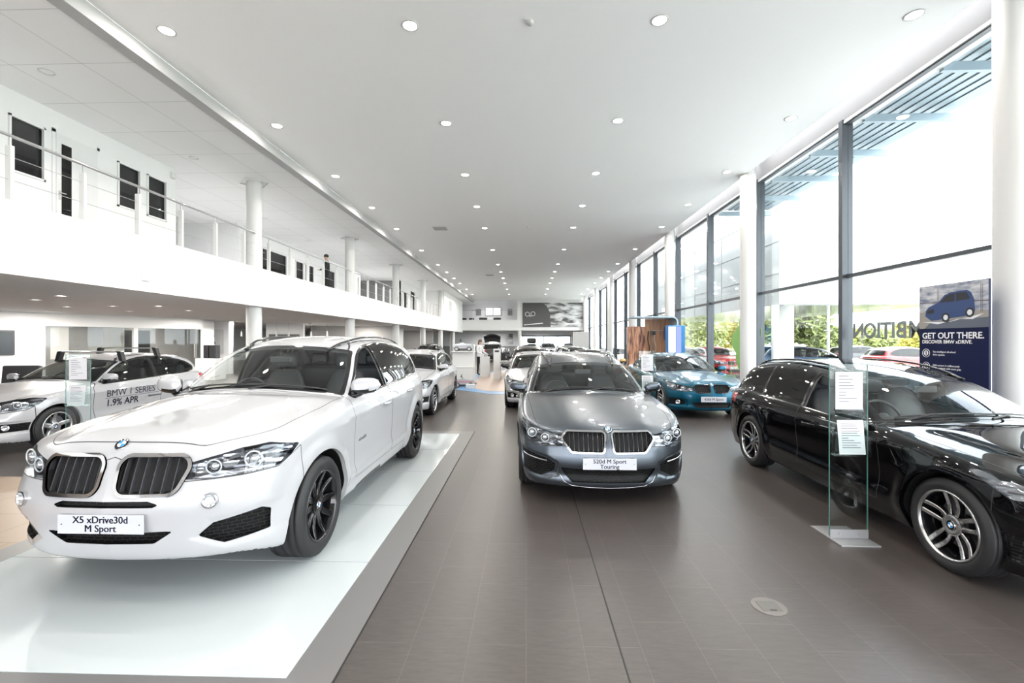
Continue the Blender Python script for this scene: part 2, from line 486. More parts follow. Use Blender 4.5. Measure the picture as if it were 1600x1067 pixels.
def patch(V, N, F, sel):
    f = F[sel]; tri = f[:, 3] < 0
    ids = np.unique(f[f >= 0]); mp = -np.ones(len(V)+1, int); mp[ids] = np.arange(len(ids))
    faces = [tuple(mp[i] for i in q if i >= 0) for q in f]
    return V[ids], N[ids], faces
def border(faces):
    e = {}
    for f in faces:
        for a, b in zip(f, f[1:]+f[:1]):
            if (b, a) in e: del e[(b, a)]
            else: e[(a, b)] = 1
    return list(e)
def sides(p, both=True):
    V, N, F = p
    if not both: return p
    n = len(V); m = np.array([-1, 1, 1])
    return np.vstack([V, V*m]), np.vstack([N, N*m]), list(F)+[tuple(i+n for i in reversed(f)) for f in F]
def mirror(p):
    V, N, F = p; m = np.array([-1, 1, 1])
    return V*m, N*m, [tuple(reversed(f)) for f in F]
def sunk(p, depth, wall=True, dirv=None):
    """patch pushed inwards with walls up to the surface"""
    V, N, F = p; D = N if dirv is None else np.array(dirv)[None, :].repeat(len(V), 0)
    V2 = V-D*depth; VV = [V2]; NN = [N]; FF = list(F); n = len(V)
    if wall:
        for a, b in border(F):
            if abs(V[a][0]) < 1e-6 and abs(V[b][0]) < 1e-6: continue
            e = V[b]-V[a]; nn = np.cross(e, D[a]); nn = nn/(np.linalg.norm(nn)+1e-9)
            q = np.array([V2[a], V2[b], V[b], V[a]]); VV.append(q); NN.append(np.array([nn*-1]*4))
            FF.append((n, n+3, n+2, n+1)); n += 4
    return np.vstack(VV), np.vstack(NN), FF
def add_part(name, p, mats, parent, label=None, fmat=None, solid=0.0):
    V, N, F = p
    if len(F) == 0: return None
    # car space: x right of nose-on view, s back, z up -> object space x, y=s, z
    me = mesh_from(name, V, F, mats if isinstance(mats, (list, tuple)) else [mats], fmat, True, N)
    o = link(name, me, parent)
    if label: o['label'] = label
    return o

def car_field(P):
    L = P['L']; hw = P['hw']; zh = P['hood']; zs = P['shoulder']; F0 = P['nose']; PF = P['nose_plan']; R0 = P['tail']; PR = P['tail_plan']
    wp = P['plan']; sec = P['section']; Rf = P['roof']; gw = P['gw']; belt = P['belt']; zg = P['under']
    wf = P['fo']; wr = P['fo']+P['wb']; ra = P['ra']; zw = P['rt']; flare = P.get('flare', .02)
    dents = P.get('dents', []); ridge = P['ridge']; sill = P.get('sill')
    def f(x, s, z):
        x = np.abs(x)
        w = wp(s)+sec(z)
        for c in (wf, wr):
            dd = np.hypot(s-c, z-zw)
            w = w+flare*sstep((ra+.13-dd)/.12)*sstep((z-.15)/.2)
        zl = P['crease'](s); u = z-zl
        w = w+.012*np.exp(-np.abs(u)/.05)*sstep((s-.9)/.4)*sstep((L-.2-s)/.3)
        zl2 = P['crease2'](s); u2 = z-zl2
        w = w+.012*np.exp(-(u2/.05)**2)*sstep((s-wf-.35)/.3)*sstep((wr-.35-s)/.3)
        side = x-w
        fr = F0(z)+PF(x)
        for (poly, dep, soft) in dents:
            fr = fr+dep*sstep(-sdpoly(x, z, poly)/soft)
        e = .004; sl = (PF(x+e)-PF(x-e))/(2*e)
        front = (fr-s)/np.sqrt(1+sl*sl)
        rear = s-(L-R0(z)-PR(x))
        q = np.clip(x/hw, 0, 1.2)
        T = zh(s)-(zh(s)-zs(s))*q**2.4
        xr, amt, wd = ridge
        T = T+amt*(1/(1+np.exp(np.clip((x-xr(s))/wd, -30, 30)))-.5)*sstep((s-.02)/.3)*sstep((P['cowl']+.1-s)/.3)
        top = z-T
        bot = zg(s)-z
        lo = smax(front, side, P.get('kfs', .12)); lo = smax(lo, top, P.get('ktop', .09))
        lo = smax(lo, rear, .12); lo = smax(lo, bot, .05)
        # greenhouse
        k = P['curve']; md = .5*(P['cowl']+L)
        se = np.where(s < md, s-k*(x/.7)**2, s+k*.6*(x/.7)**2)
        rf = Rf(se); rs = (Rf(se+.01)-Rf(se-.01))/.02
        t = np.clip(z-belt(s), -.2, 1)
        g = gw(s)-P['tumble']*t-P['tum2']*t*np.abs(t)
        gs = x-g
        top2 = (z-rf+P['crown']*(x/.6)**2)/np.sqrt(1+rs*rs)
        gh = smax(gs, top2, P.get('kroof', .13))
        gh = np.maximum(np.maximum(gh, belt(s)-.15-z), np.maximum(P['cowl']-.12-s, s-L+.06))
        return smin(lo, gh, .035)
    return Field(f)

def band(d, w): return np.abs(d)-w

def roundel(parent, centre, normal, up, r=.041, name='badge'):
    """round emblem: dark ring, quarters in blue and white"""
    n = Vector(normal).normalized(); u = Vector(up); u = (u-n*u.dot(n)).normalized(); w = u.cross(n)
    c = Vector(centre)+n*.001
    def P(a, rr, h): return c+(w*math.cos(a)+u*math.sin(a))*rr+n*h
    mb = MB(); K = 8
    for rr0, rr1, h0, h1, mi in ((1, .93, .002, .005, 0), (.93, .62, .005, .005, 1), (.62, .56, .005, .006, 0)):
        V = []; F = []
        for k in range(32):
            a = 2*PI*k/32; V += [P(a, r*rr0, h0), P(a, r*rr1, h1)]
        for k in range(32): F.append((2*k, 2*((k+1) % 32), 2*((k+1) % 32)+1, 2*k+1))
        mb.add(V, F, False, mi)
    for q in range(4):
        V = [P(0, 0, .0065)]+[P(q*PI/2+PI/2*k/K, r*.56, .006) for k in range(K+1)]
        mb.add(V, [(0, k+1, k+2) for k in range(K)], False, 2 if q % 2 == 0 else 3)
    # the skirt
    V = [];
    for k in range(32): a = 2*PI*k/32; V += [P(a, r, .002), P(a, r*.98, -.008)]
    mb.add(V, [(2*k, 2*k+1, 2*((k+1) % 32)+1, 2*((k+1) % 32)) for k in range(32)], False, 0)
    o = mb.build(name, [MT['chrome'], MT['badge_black'], MT['badge_white'], MT['badge_blue']], parent, fix=False)
    if r > .035:
        for i, ch in enumerate('BMW'):
            a = PI/2+(1-i)*.62
            pos = P(a, r*.775, .0058); up2 = (P(a, r, 0)-P(a, 0, 0)).normalized()
            M = frame_matrix(pos, up2.cross(n), up2)
            me = text_mesh(ch, r*.36, .0003, bold=r*.008); me.transform(M); me.materials.append(MT['badge_white'])
            link('badge_letter', me, o)
    return o

# ---- wheels
def spoke(mb, r0, a0, w0, r1, a1, w1, x0, x1, th=.03, mi=0, n=6, side_mi=None):
    """bar from radius r0/angle a0 to r1/a1; x = axial position (outward +)"""
    V = []; rows = []
    for i in range(n+1):
        t = i/n; r = r0+(r1-r0)*t; a = a0+(a1-a0)*t; w = w0+(w1-w0)*t
        x = x0+(x1-x0)*t - .018*math.sin(PI*t)
        tx = -math.sin(a); ty = math.cos(a)
        cx, cy = r*math.cos(a), r*math.sin(a)
        row = []
        for (k, dx) in ((-1, -th), (-1, -.004), (-.62, 0), (.62, 0), (1, -.004), (1, -th)):
            row.append((x+dx, cx+tx*k*w/2, cy+ty*k*w/2))
        V += row
    F = []; Fs = []
    for i in range(n):
        for k in range(5):
            q = (i*6+k, i*6+k+1, (i+1)*6+k+1, (i+1)*6+k)
            (F if k in (1, 2, 3) else Fs).append(q)
    mb.add(V, F, False, mi); mb.add(V, Fs, False, mi if side_mi is None else side_mi)
WH = {}
def wheel_meshes(style, rt, rr, width):
    key = (style, rt, rr, width)
    if key in WH: return WH[key]
    hwid = width/2
    # tyre, with circumferential grooves in the tread
    prof = [(hwid-.012, rr), (hwid+.004, rr+.012), (hwid+.012, rr+(rt-rr)*.45), (hwid+.004, rt-.028), (hwid-.014, rt-.008)]
    tread = []
    ng = 4; tw = width-.034
    for i in range(ng):
        c = tw/2-tw*(i+.5)/ng
        tread += [(c+.007, rt), (c+.0045, rt-.008), (c-.0045, rt-.008), (c-.007, rt)]
    prof += [(tw/2, rt-.004)]+tread+[(-tw/2, rt-.004), (-hwid+.014, rt-.008), (-hwid-.004, rt-.028), (-hwid-.012, rr+(rt-rr)*.45), (-hwid+.012, rr)]
    mb = MB(); mb.lathe(prof, 72, 'x', smooth=True)
    tyre = mb
    rim = MB()
    rim.lathe([(hwid-.002, rr+.006), (hwid+.006, rr+.002), (hwid+.004, rr-.008), (hwid-.012, rr-.014)], 72, 'x', mi=0)
    rim.lathe([(hwid-.012, rr-.014), (hwid-.05, rr-.028), (-hwid+.02, rr-.03), (-hwid, rr)], 60, 'x', mi=1)
    x_out = hwid-.012
    if style == 'vspoke':      # ten slim spokes in five V pairs, gloss black
        for k in range(5):
            a = 2*PI*k/5+PI/2
            for s in (-1, 1):
                spoke(rim, .05, a+s*.16, .026, rr-.014, a+s*.30, .03, x_out-.028, x_out, .035, 2, side_mi=1)
                spoke(rim, .05, a+s*.46, .022, rr-.014, a+s*.34, .022, x_out-.03, x_out-.004, .03, 2, side_mi=1)
    elif style == 'double':    # five pairs of parallel spokes
        for k in range(5):
            a = 2*PI*k/5+PI/2
            for s in (-1, 1):
                r0 = .055; r1 = rr-.013
                spoke(rim, r0, a+s*.36, .024, r1, a+s*.145, .036, x_out-.03, x_out-.002, .04, 2, side_mi=1)
    elif style == 'star':      # five broad spokes
        for k in range(5):
            a = 2*PI*k/5+PI/2
            spoke(rim, .05, a, .075, rr-.014, a, .05, x_out-.03, x_out-.002, .035, 2)
    else:                      # many slim spokes
        for k in range(10):
            a = 2*PI*k/10+PI/2
            spoke(rim, .05, a, .03, rr-.014, a, .026, x_out-.03, x_out-.002, .03, 2)
    rim.cyl((x_out-.075, 0, 0), .075, .05, 32, 'x', mi=2)
    rim.lathe([(x_out-.03, .075), (x_out-.02, .06), (x_out-.022, .036)], 32, 'x', mi=2)
    for k in range(5):
        a = 2*PI*(k+.5)/5+PI/2
        rim.cyl((x_out-.032, .054*math.cos(a), .054*math.sin(a)), .008, .008, 10, 'x', mi=1)
    disc = MB(); disc.cyl((hwid-.14, 0, 0), rr*.74, .022, 48, 'x', mi=0)
    cal = MB(); V = []
    for i in range(9):
        a = .15+i*.11
        for (r, dx) in ((rr*.52, 0), (rr*.86, 0), (rr*.86, .06), (rr*.52, .06)):
            V.append((hwid-.155+dx, r*math.cos(a), r*math.sin(a)))
    F = [(i*4+k, i*4+(k+1) % 4, i*4+4+(k+1) % 4, i*4+4+k) for i in range(8) for k in range(4)]+[(3, 2, 1, 0), (32, 33, 34, 35)]
    cal.add(V, F)
    WH[key] = (tyre, rim, disc, cal, x_out)
    return WH[key]
def make_wheel(parent, pos, side, style, rt, rr, width, mats, steer=0.0, badge=True):
    tyre, rim, disc, cal, x_out = wheel_meshes(style, rt, rr, width)
    R = rim.build('wheel', mats, parent, pos, (0, 0, steer+(0 if side > 0 else PI)))
    tyre.build('tyre', MT['rubber'], R)
    disc.build('brake_disc', MT['steel'], R); cal.build('brake_caliper', MT['caliper'], R)
    if badge: roundel(R, (x_out-.021, 0, 0), (1, 0, 0), (0, 0, 1), .034, 'hub_cap')
    return R

# ---- door mirror
def make_mirror(parent, at, side, mat, sc=1.0):
    """at: root point on the door, in car space"""
    V = []; F = []; n = 20; rows = 9; w = .265*sc; hgt = .16*sc; dep = .12*sc
    def shell(zlo):
        pass
    mb = MB()
    for i in range(rows+1):
        t = i/rows; xx = -w/2+w*t
        g = (1-abs(2*t-1)**3.2)**.5 if 0 < t < 1 else .04
        hh = hgt/2*max(g, .04)*(1-.18*t); dd = dep/2*max(g, .04)
        for k in range(n):
            a = 2*PI*k/n; c, s = math.cos(a), math.sin(a)
            e = .75
            yy = dd*math.copysign(abs(c)**e, c); zz = hh*math.copysign(abs(s)**e, s)
            if yy > 0: yy *= .45            # flat rear, round front (towards -s)
            V.append((xx, yy+.05*t*sc, zz+.012*t))
    for i in range(rows):
        for k in range(n):
            l = (k+1) % n; F.append((i*n+k, i*n+l, (i+1)*n+l, (i+1)*n+k))
    F.append(tuple(reversed(range(n)))); F.append(tuple(range(rows*n, rows*n+n)))
    cx = .095*sc
    # split painted cap (upper) from dark lower shell
    cap = [f for f in F if sum(V[i][2] for i in f)/len(f) > -.028*sc]; low = [f for f in F if f not in cap]
    def tr(v): return ((at[0]+cx+v[0])*side, at[1]+v[1]-.02, at[2]+.085*sc+v[2])
    m1 = MB(); m1.add([tr(v) for v in V], cap, True); o = m1.build('door_mirror', mat, parent)
    m2 = MB(); m2.add([tr(v) for v in V], low, True)
    m2.tube([((at[0]-.03)*side, at[1]-.01, at[2]), ((at[0]+.04)*side, at[1], at[2]+.012), ((at[0]+.07)*side, at[1]+.005, at[2]+.03*sc)], [.032*sc, .026*sc, .024*sc], 10, flat=.7)
    m2.build('mirror_base', MT['black_gloss'], o)
    m3 = MB(); gx = cx+.01
    m3.box(min((at[0]+gx-w*.4)*side, (at[0]+gx+w*.38)*side), max((at[0]+gx-w*.4)*side, (at[0]+gx+w*.38)*side), at[1]+.022*sc+.012, at[1]+.022*sc+.018, at[2]+.085*sc-hgt*.34, at[2]+.085*sc+hgt*.36)
    m3.build('mirror_glass', MT['mirror'], o)
    return o

def make_seat(parent, x, y, z, mat, name='front_seat', w=.5, rz=0):
    def slab(rows):
        mb = MB(); V = []; n = 12
        for (cx, cy, cz, hx, hy) in rows: pass
        return mb
    mb = MB()
    # cushion and back as rounded lofts
    def loft(sec):
        V = []; n = 16
        for (c, ax, bx, tilt) in sec:
            for k in range(n):
                a = 2*PI*k/n; ca, sa = math.cos(a), math.sin(a)
                u = math.copysign(abs(ca)**.5, ca)*ax; v = math.copysign(abs(sa)**.5, sa)*bx
                V.append((x+u, y+c[0]+v*math.cos(tilt), z+c[1]+v*math.sin(tilt)))
        m = len(sec); F = [(i*n+k, i*n+(k+1) % n, (i+1)*n+(k+1) % n, (i+1)*n+k) for i in range(m-1) for k in range(n)]
        F += [tuple(reversed(range(n))), tuple(range((m-1)*n, m*n))]
        mb.add(V, F, True)
    h = w/2
    loft([((-.27, .0), h*.9, .07, PI/2), ((-.25, .0), h, .085, PI/2), ((0, -.02), h, .085, PI/2), ((.22, -.03), h*.9, .08, PI/2)])
    loft([((.2, .0), h*.92, .08, 0), ((.24, .2), h, .085, 0), ((.3, .42), h*.95, .075, 0), ((.35, .58), h*.7, .055, 0), ((.355, .62), h*.5, .03, 0)])
    loft([((.35, .645), h*.25, .03, 0), ((.34, .67), h*.5, .05, 0), ((.35, .76), h*.52, .05, 0), ((.36, .82), h*.42, .035, 0)])
    return mb.build(name, mat, parent)

def spec(kind):
    """measured outlines of the body types, metres, s from the nose backwards"""
    if kind == 'suv':
        return dict(L=4.87, hw=.969, fo=.885, wb=2.933, rt=.37, rr=.262, tw=.265, ra=.425, cowl=1.30, flare=.026,
            hood=crv((0, .95), (.06, .985), (.2, 1.035), (.5, 1.09), (.9, 1.145), (1.3, 1.185), (1.6, 1.19), (4.4, 1.2), (4.87, 1.12)),
            shoulder=crv((0, .80), (.3, .93), (.6, .995), (.9, 1.035), (1.3, 1.065), (1.8, 1.09), (3, 1.12), (4, 1.14), (4.87, 1.05)),
            nose=crv((.15, .26), (.24, .15), (.32, .085), (.42, .04), (.55, .01), (.66, .0), (.78, .035), (.88, .07), (.97, .11), (1.05, .17), (1.3, .4)),
            nose_plan=crv((0, 0), (.3, .022), (.5, .065), (.65, .13), (.77, .225), (.87, .37), (.93, .55), (.98, .85), (1.1, 1.7)),
            tail=crv((.2, .12), (.45, .0), (.8, .02), (1.0, .08), (1.3, .2)), tail_plan=crv((0, 0), (.5, .04), (.75, .15), (.9, .4), (1.1, 1.2)),
            plan=crv((0, .84), (.45, .905), (.88, .935), (1.5, .94), (2.5, .95), (3.8, .95), (4.4, .91), (4.87, .82)),
            section=crv((.2, -.075), (.3, -.045), (.42, -.012), (.55, -.012), (.75, 0), (.95, -.004), (1.06, -.03), (1.15, -.07), (1.3, -.15)),
            roof=crv((1.15, 1.08), (1.33, 1.19), (1.7, 1.40), (2.05, 1.575), (2.25, 1.635), (2.6, 1.685), (3.1, 1.70), (3.7, 1.685), (4.2, 1.63), (4.45, 1.57), (4.58, 1.42), (4.75, 1.12), (4.87, .95)),
            gw=crv((1.2, .83), (1.6, .865), (2.4, .885), (3.6, .87), (4.3, .82), (4.87, .72)),
            belt=lin((1.0, 1.06), (1.5, 1.085), (4.5, 1.17)), under=lambda s: .23+.06*sstep((.5-s)/.3)+0*s,
            crease=lin((.9, .93), (4.6, 1.03)), crease2=lin((1, .42), (4, .50)), ridge=(crv((0, .38), (.6, .50), (1.4, .62)), .035, .028),
            curve=.17, tumble=.30, tum2=.32, crown=.05,
            kidney=[(.046, .708), (.032, .952), (.492, .946), (.405, .708)], kr=.078, ring=.020, slats=7,
            light=[(.485, .80), (.50, .888), (.68, .925), (.86, .957), (1.06, .968), (1.30, .925), (1.22, .86), (1.12, .815), (.9, .803), (.68, .795)], lk=.7,
            lamps=[(.66, .86, .042), (.93, .88, .05)],
            intakes=[[(-.1, .655), (-.1, .69), (.26, .69), (.32, .668), (.29, .652)], [(-.1, .425), (-.1, .50), (.38, .50), (.31, .45), (.27, .425)]],
            side_intake=[(.50, .455), (.585, .53), (.80, .575), (.83, .55), (.82, .42), (.62, .385)], fog=(.585, .675, .043),
            dents=[([(.44, .44), (.56, .57), (.90, .63), (.92, .38), (.62, .34)], .016, .05)],
            plate_z=.562, badge=(.14, 1.02), bump=[(.0, .955), (.47, .79), (.9, .80), (1.12, .81), (1.3, .90), (1.45, .97)],
            dlo=[(1.62, 1.095), (1.66, 1.16), (2.08, 1.46), (2.42, 1.585), (2.9, 1.625), (3.5, 1.60), (3.95, 1.52), (4.25, 1.36), (4.33, 1.24), (4.27, 1.175), (4.0, 1.16)],
            panes=[(1.66, 2.62, 'front'), (2.66, 3.52, 'rear'), (3.56, 4.40, 'rear')],
            doors=[[(1.55, .38), (1.50, .70), (1.52, 1.06), (1.62, 1.17), (2.05, 1.48), (2.42, 1.615), (2.66, 1.64), (2.64, .90), (2.62, .38)],
                   [(2.64, .38), (2.66, 1.64), (3.2, 1.635), (3.54, 1.60), (3.56, 1.16), (3.52, .92), (3.35, .72), (3.22, .5), (3.19, .38)]],
            handles=[(2.42, .955), (3.38, .99)], hoodx=crv((.1, .40), (.3, .60), (.5, .72), (.8, .765), (1.1, .785), (1.4, .80)), rails=True,
            mirror=(1.72, 1.115), tail_light=[(4.45, .88), (4.42, 1.02), (5.2, 1.06), (5.2, .90)], hood_s=(.155, 1.36), stop=2.1)
    base = dict(flare=.02, curve=.18, tumble=.34, tum2=.36, crown=.05, lk=.6, ring=.015, slats=9, rails=False)
    if kind == 'touring5':
        return dict(base, L=4.94, hw=.934, fo=.87, wb=2.975, rt=.335, rr=.245, tw=.245, ra=.375, cowl=1.45,
            hood=crv((0, .71), (.08, .755), (.2, .79), (.5, .85), (.9, .91), (1.3, .95), (1.6, .965), (4.4, 1.0), (4.94, .95)),
            shoulder=crv((0, .62), (.3, .73), (.6, .80), (.9, .85), (1.3, .895), (1.8, .92), (3, .95), (4, .97), (4.94, .90)),
            nose=crv((.1, .2), (.17, .07), (.22, .03), (.32, .03), (.42, .0), (.55, .01), (.66, .04), (.74, .08), (.80, .13), (1.0, .4)),
            nose_plan=crv((0, 0), (.3, .03), (.5, .08), (.65, .15), (.76, .25), (.85, .42), (.91, .65), (.96, 1.0), (1.1, 1.8)),
            tail=crv((.2, .1), (.45, .0), (.7, .02), (.9, .08), (1.3, .2)), tail_plan=crv((0, 0), (.5, .04), (.75, .15), (.9, .4), (1.1, 1.2)),
            plan=crv((0, .84), (.45, .885), (.88, .905), (1.5, .91), (2.5, .92), (3.8, .92), (4.4, .88), (4.94, .80)),
            section=crv((.15, -.07), (.25, -.04), (.35, -.012), (.5, -.01), (.65, 0), (.8, -.004), (.9, -.03), (1.0, -.08), (1.2, -.17)),
            roof=crv((1.25, .87), (1.47, .975), (1.85, 1.16), (2.2, 1.305), (2.4, 1.36), (2.8, 1.43), (3.2, 1.455), (3.8, 1.445), (4.3, 1.40), (4.5, 1.34), (4.65, 1.2), (4.85, .95), (4.94, .8)),
            gw=crv((1.3, .80), (1.7, .83), (2.5, .85), (3.6, .84), (4.3, .79), (4.94, .68)),
            belt=lin((1.1, .87), (1.6, .90), (4.6, .98)), under=lambda s: .16+.02*sstep((.4-s)/.3)+0*s,
            crease=lin((.9, .78), (4.6, .86)), crease2=lin((1, .34), (4, .42)), ridge=(crv((0, .40), (.7, .52), (1.5, .60)), .018, .035),
            kidney=[(.038, .535), (.020, .745), (.41, .745), (.472, .675), (.365, .535)], kr=.042,
            light=[(.50, .595), (.50, .70), (.75, .735), (1.0, .765), (1.22, .80), (1.22, .73), (1.1, .645), (.95, .605), (.78, .575), (.62, .60)],
            lamps=[(.72, .66, .04), (.93, .69, .045)],
            intakes=[[(-.1, .245), (-.1, .375), (.47, .385), (.44, .33), (.36, .245)]],
            side_intake=[(.53, .35), (.52, .42), (.60, .465), (.90, .52), (.935, .50), (.93, .36), (.86, .29), (.66, .275)], fog=None,
            dents=[([(.48, .30), (.48, .44), (.6, .50), (.95, .56), (.98, .34), (.85, .25), (.6, .25)], .02, .03)],
            plate_z=.445, badge=(.115, .795), bump=[(.0, .755), (.47, .60), (.8, .58), (1.1, .62), (1.3, .76), (1.5, .80)],
            dlo=[(1.75, .91), (1.82, .98), (2.25, 1.22), (2.6, 1.34), (3.0, 1.38), (3.6, 1.37), (4.1, 1.31), (4.45, 1.17), (4.52, 1.06), (4.45, .985), (4.2, .975)],
            panes=[(1.8, 2.72, 'front'), (2.76, 3.62, 'rear'), (3.66, 4.6, 'rear')],
            doors=[[(1.52, .30), (1.48, .55), (1.5, .86), (1.72, .96), (2.2, 1.23), (2.58, 1.375), (2.76, 1.40), (2.74, .75), (2.70, .30)],
                   [(2.72, .30), (2.76, 1.40), (3.3, 1.41), (3.64, 1.375), (3.66, .97), (3.62, .80), (3.5, .62), (3.38, .42), (3.36, .30)]],
            handles=[(2.5, .80), (3.42, .83)], hoodx=crv((.08, .50), (.25, .66), (.5, .72), (.8, .745), (1.1, .765), (1.5, .79)), rails=True,
            mirror=(1.86, .93), tail_light=[(4.45, .78), (4.42, .90), (5.3, .93), (5.3, .80)], hood_s=(.10, 1.50), stop=2.3)
    t3 = dict(base, L=4.63, hw=.905, fo=.79, wb=2.81, rt=.33, rr=.24, tw=.225, ra=.37, cowl=1.30,
            hood=crv((0, .68), (.08, .735), (.2, .785), (.5, .85), (.9, .91), (1.3, .955), (1.6, .965), (4.1, .98), (4.63, .93)),
            shoulder=crv((0, .60), (.3, .72), (.6, .79), (.9, .845), (1.3, .885), (1.8, .91), (3, .94), (4, .955), (4.63, .88)),
            nose=crv((.1, .2), (.16, .08), (.22, .03), (.32, .02), (.42, .0), (.55, .01), (.66, .05), (.74, .09), (.80, .15), (1.0, .4)),
            nose_plan=crv((0, 0), (.3, .03), (.5, .08), (.62, .14), (.73, .24), (.82, .40), (.88, .62), (.93, .95), (1.1, 1.9)),
            tail=crv((.2, .1), (.45, .0), (.7, .02), (.9, .08), (1.3, .2)), tail_plan=crv((0, 0), (.5, .05), (.75, .17), (.88, .4), (1.1, 1.2)),
            plan=crv((0, .82), (.45, .86), (.8, .878), (1.5, .88), (2.5, .89), (3.6, .89), (4.2, .86), (4.63, .78)),
            section=crv((.15, -.07), (.25, -.04), (.35, -.012), (.5, -.01), (.65, 0), (.8, -.004), (.9, -.03), (1.0, -.08), (1.2, -.17)),
            roof=crv((1.1, .86), (1.32, .97), (1.7, 1.16), (2.02, 1.29), (2.25, 1.345), (2.6, 1.40), (3.0, 1.425), (3.6, 1.41), (4.05, 1.355), (4.22, 1.29), (4.35, 1.15), (4.52, .92), (4.63, .75)),
            gw=crv((1.2, .78), (1.6, .80), (2.4, .82), (3.4, .81), (4.1, .76), (4.63, .66)),
            belt=lin((1.0, .87), (1.5, .89), (4.3, .975)), under=lambda s: .16+.02*sstep((.4-s)/.3)+0*s,
            crease=lin((.85, .76), (4.4, .85)), crease2=lin((1, .34), (4, .42)), ridge=(crv((0, .36), (.7, .50), (1.4, .58)), .024, .03),
            kidney=[(.042, .548), (.026, .722), (.335, .718), (.392, .65), (.315, .548)], kr=.042,
            light=[(.44, .60), (.42, .665), (.65, .70), (.9, .735), (1.2, .80), (1.25, .79), (1.1, .68), (1.0, .63), (.85, .605), (.65, .59)],
            lamps=[(.66, .65, .038), (.9, .675, .042)],
            intakes=[[(-.1, .25), (-.1, .36), (.42, .36), (.38, .29), (.33, .25)]],
            side_intake=[(.54, .31), (.54, .39), (.62, .42), (.86, .43), (.88, .33), (.82, .28)], fog=(.66, .355, .045),
            dents=[([(.48, .27), (.50, .42), (.6, .46), (.92, .47), (.94, .30), (.8, .25)], .03, .035)],
            plate_z=.43, badge=(.115, .765), bump=[(.0, .735), (.38, .60), (.65, .575), (1.0, .615), (1.2, .75), (1.4, .78)],
            dlo=[(1.6, .90), (1.68, .97), (2.1, 1.21), (2.42, 1.315), (2.8, 1.35), (3.4, 1.34), (3.85, 1.285), (4.18, 1.14), (4.25, 1.04), (4.18, .97), (4.0, .962)],
            panes=[(1.66, 2.54, 'front'), (2.58, 3.40, 'rear'), (3.44, 4.4, 'rear')],
            doors=[[(1.42, .30), (1.38, .55), (1.40, .86), (1.58, .95), (2.05, 1.22), (2.4, 1.35), (2.58, 1.375), (2.56, .75), (2.52, .30)],
                   [(2.54, .30), (2.58, 1.375), (3.1, 1.385), (3.42, 1.35), (3.44, .95), (3.40, .78), (3.28, .6), (3.16, .42), (3.14, .30)]],
            handles=[(2.32, .78), (3.22, .81)], hoodx=crv((.08, .42), (.25, .62), (.5, .69), (.8, .72), (1.1, .74), (1.4, .77)), rails=True,
            mirror=(1.72, .92), tail_light=[(4.05, .78), (4.02, .90), (5.3, .93), (5.3, .80)], hood_s=(.10, 1.36), stop=2.1)
    if kind == 'touring3': return t3
    if kind == 'coupe4':
        t3.update(hood=crv((0, .66), (.08, .715), (.2, .765), (.5, .83), (.9, .89), (1.3, .925), (1.6, .935), (3.7, .96), (4.3, .98), (4.5, .97), (4.63, .93)),
            shoulder=crv((0, .58), (.3, .70), (.6, .77), (.9, .825), (1.3, .865), (1.8, .885), (3, .90), (4, .93), (4.63, .88)),
            roof=crv((1.1, .83), (1.34, .93), (1.7, 1.09), (2.1, 1.235), (2.35, 1.295), (2.7, 1.34), (3.0, 1.345), (3.4, 1.30), (3.8, 1.18), (4.2, 1.0), (4.35, .93), (4.63, .7)),
            belt=lin((1.0, .84), (1.5, .86), (4.3, .93)),
            dlo=[(1.66, .87), (1.74, .93), (2.15, 1.14), (2.5, 1.245), (2.8, 1.27), (3.2, 1.24), (3.6, 1.13), (3.82, 1.0), (3.75, .93), (3.5, .92)],
            panes=[(1.7, 2.85, 'front'), (2.89, 4.0, 'rear')],
            doors=[[(1.42, .30), (1.38, .55), (1.40, .84), (1.62, .92), (2.1, 1.15), (2.45, 1.275), (2.86, 1.305), (2.92, .92), (2.86, .45), (2.82, .30)]],
            handles=[(2.62, .76)], rails=False, mirror=(1.74, .89), stop=2.2, badge=(.115, .745))
        return t3
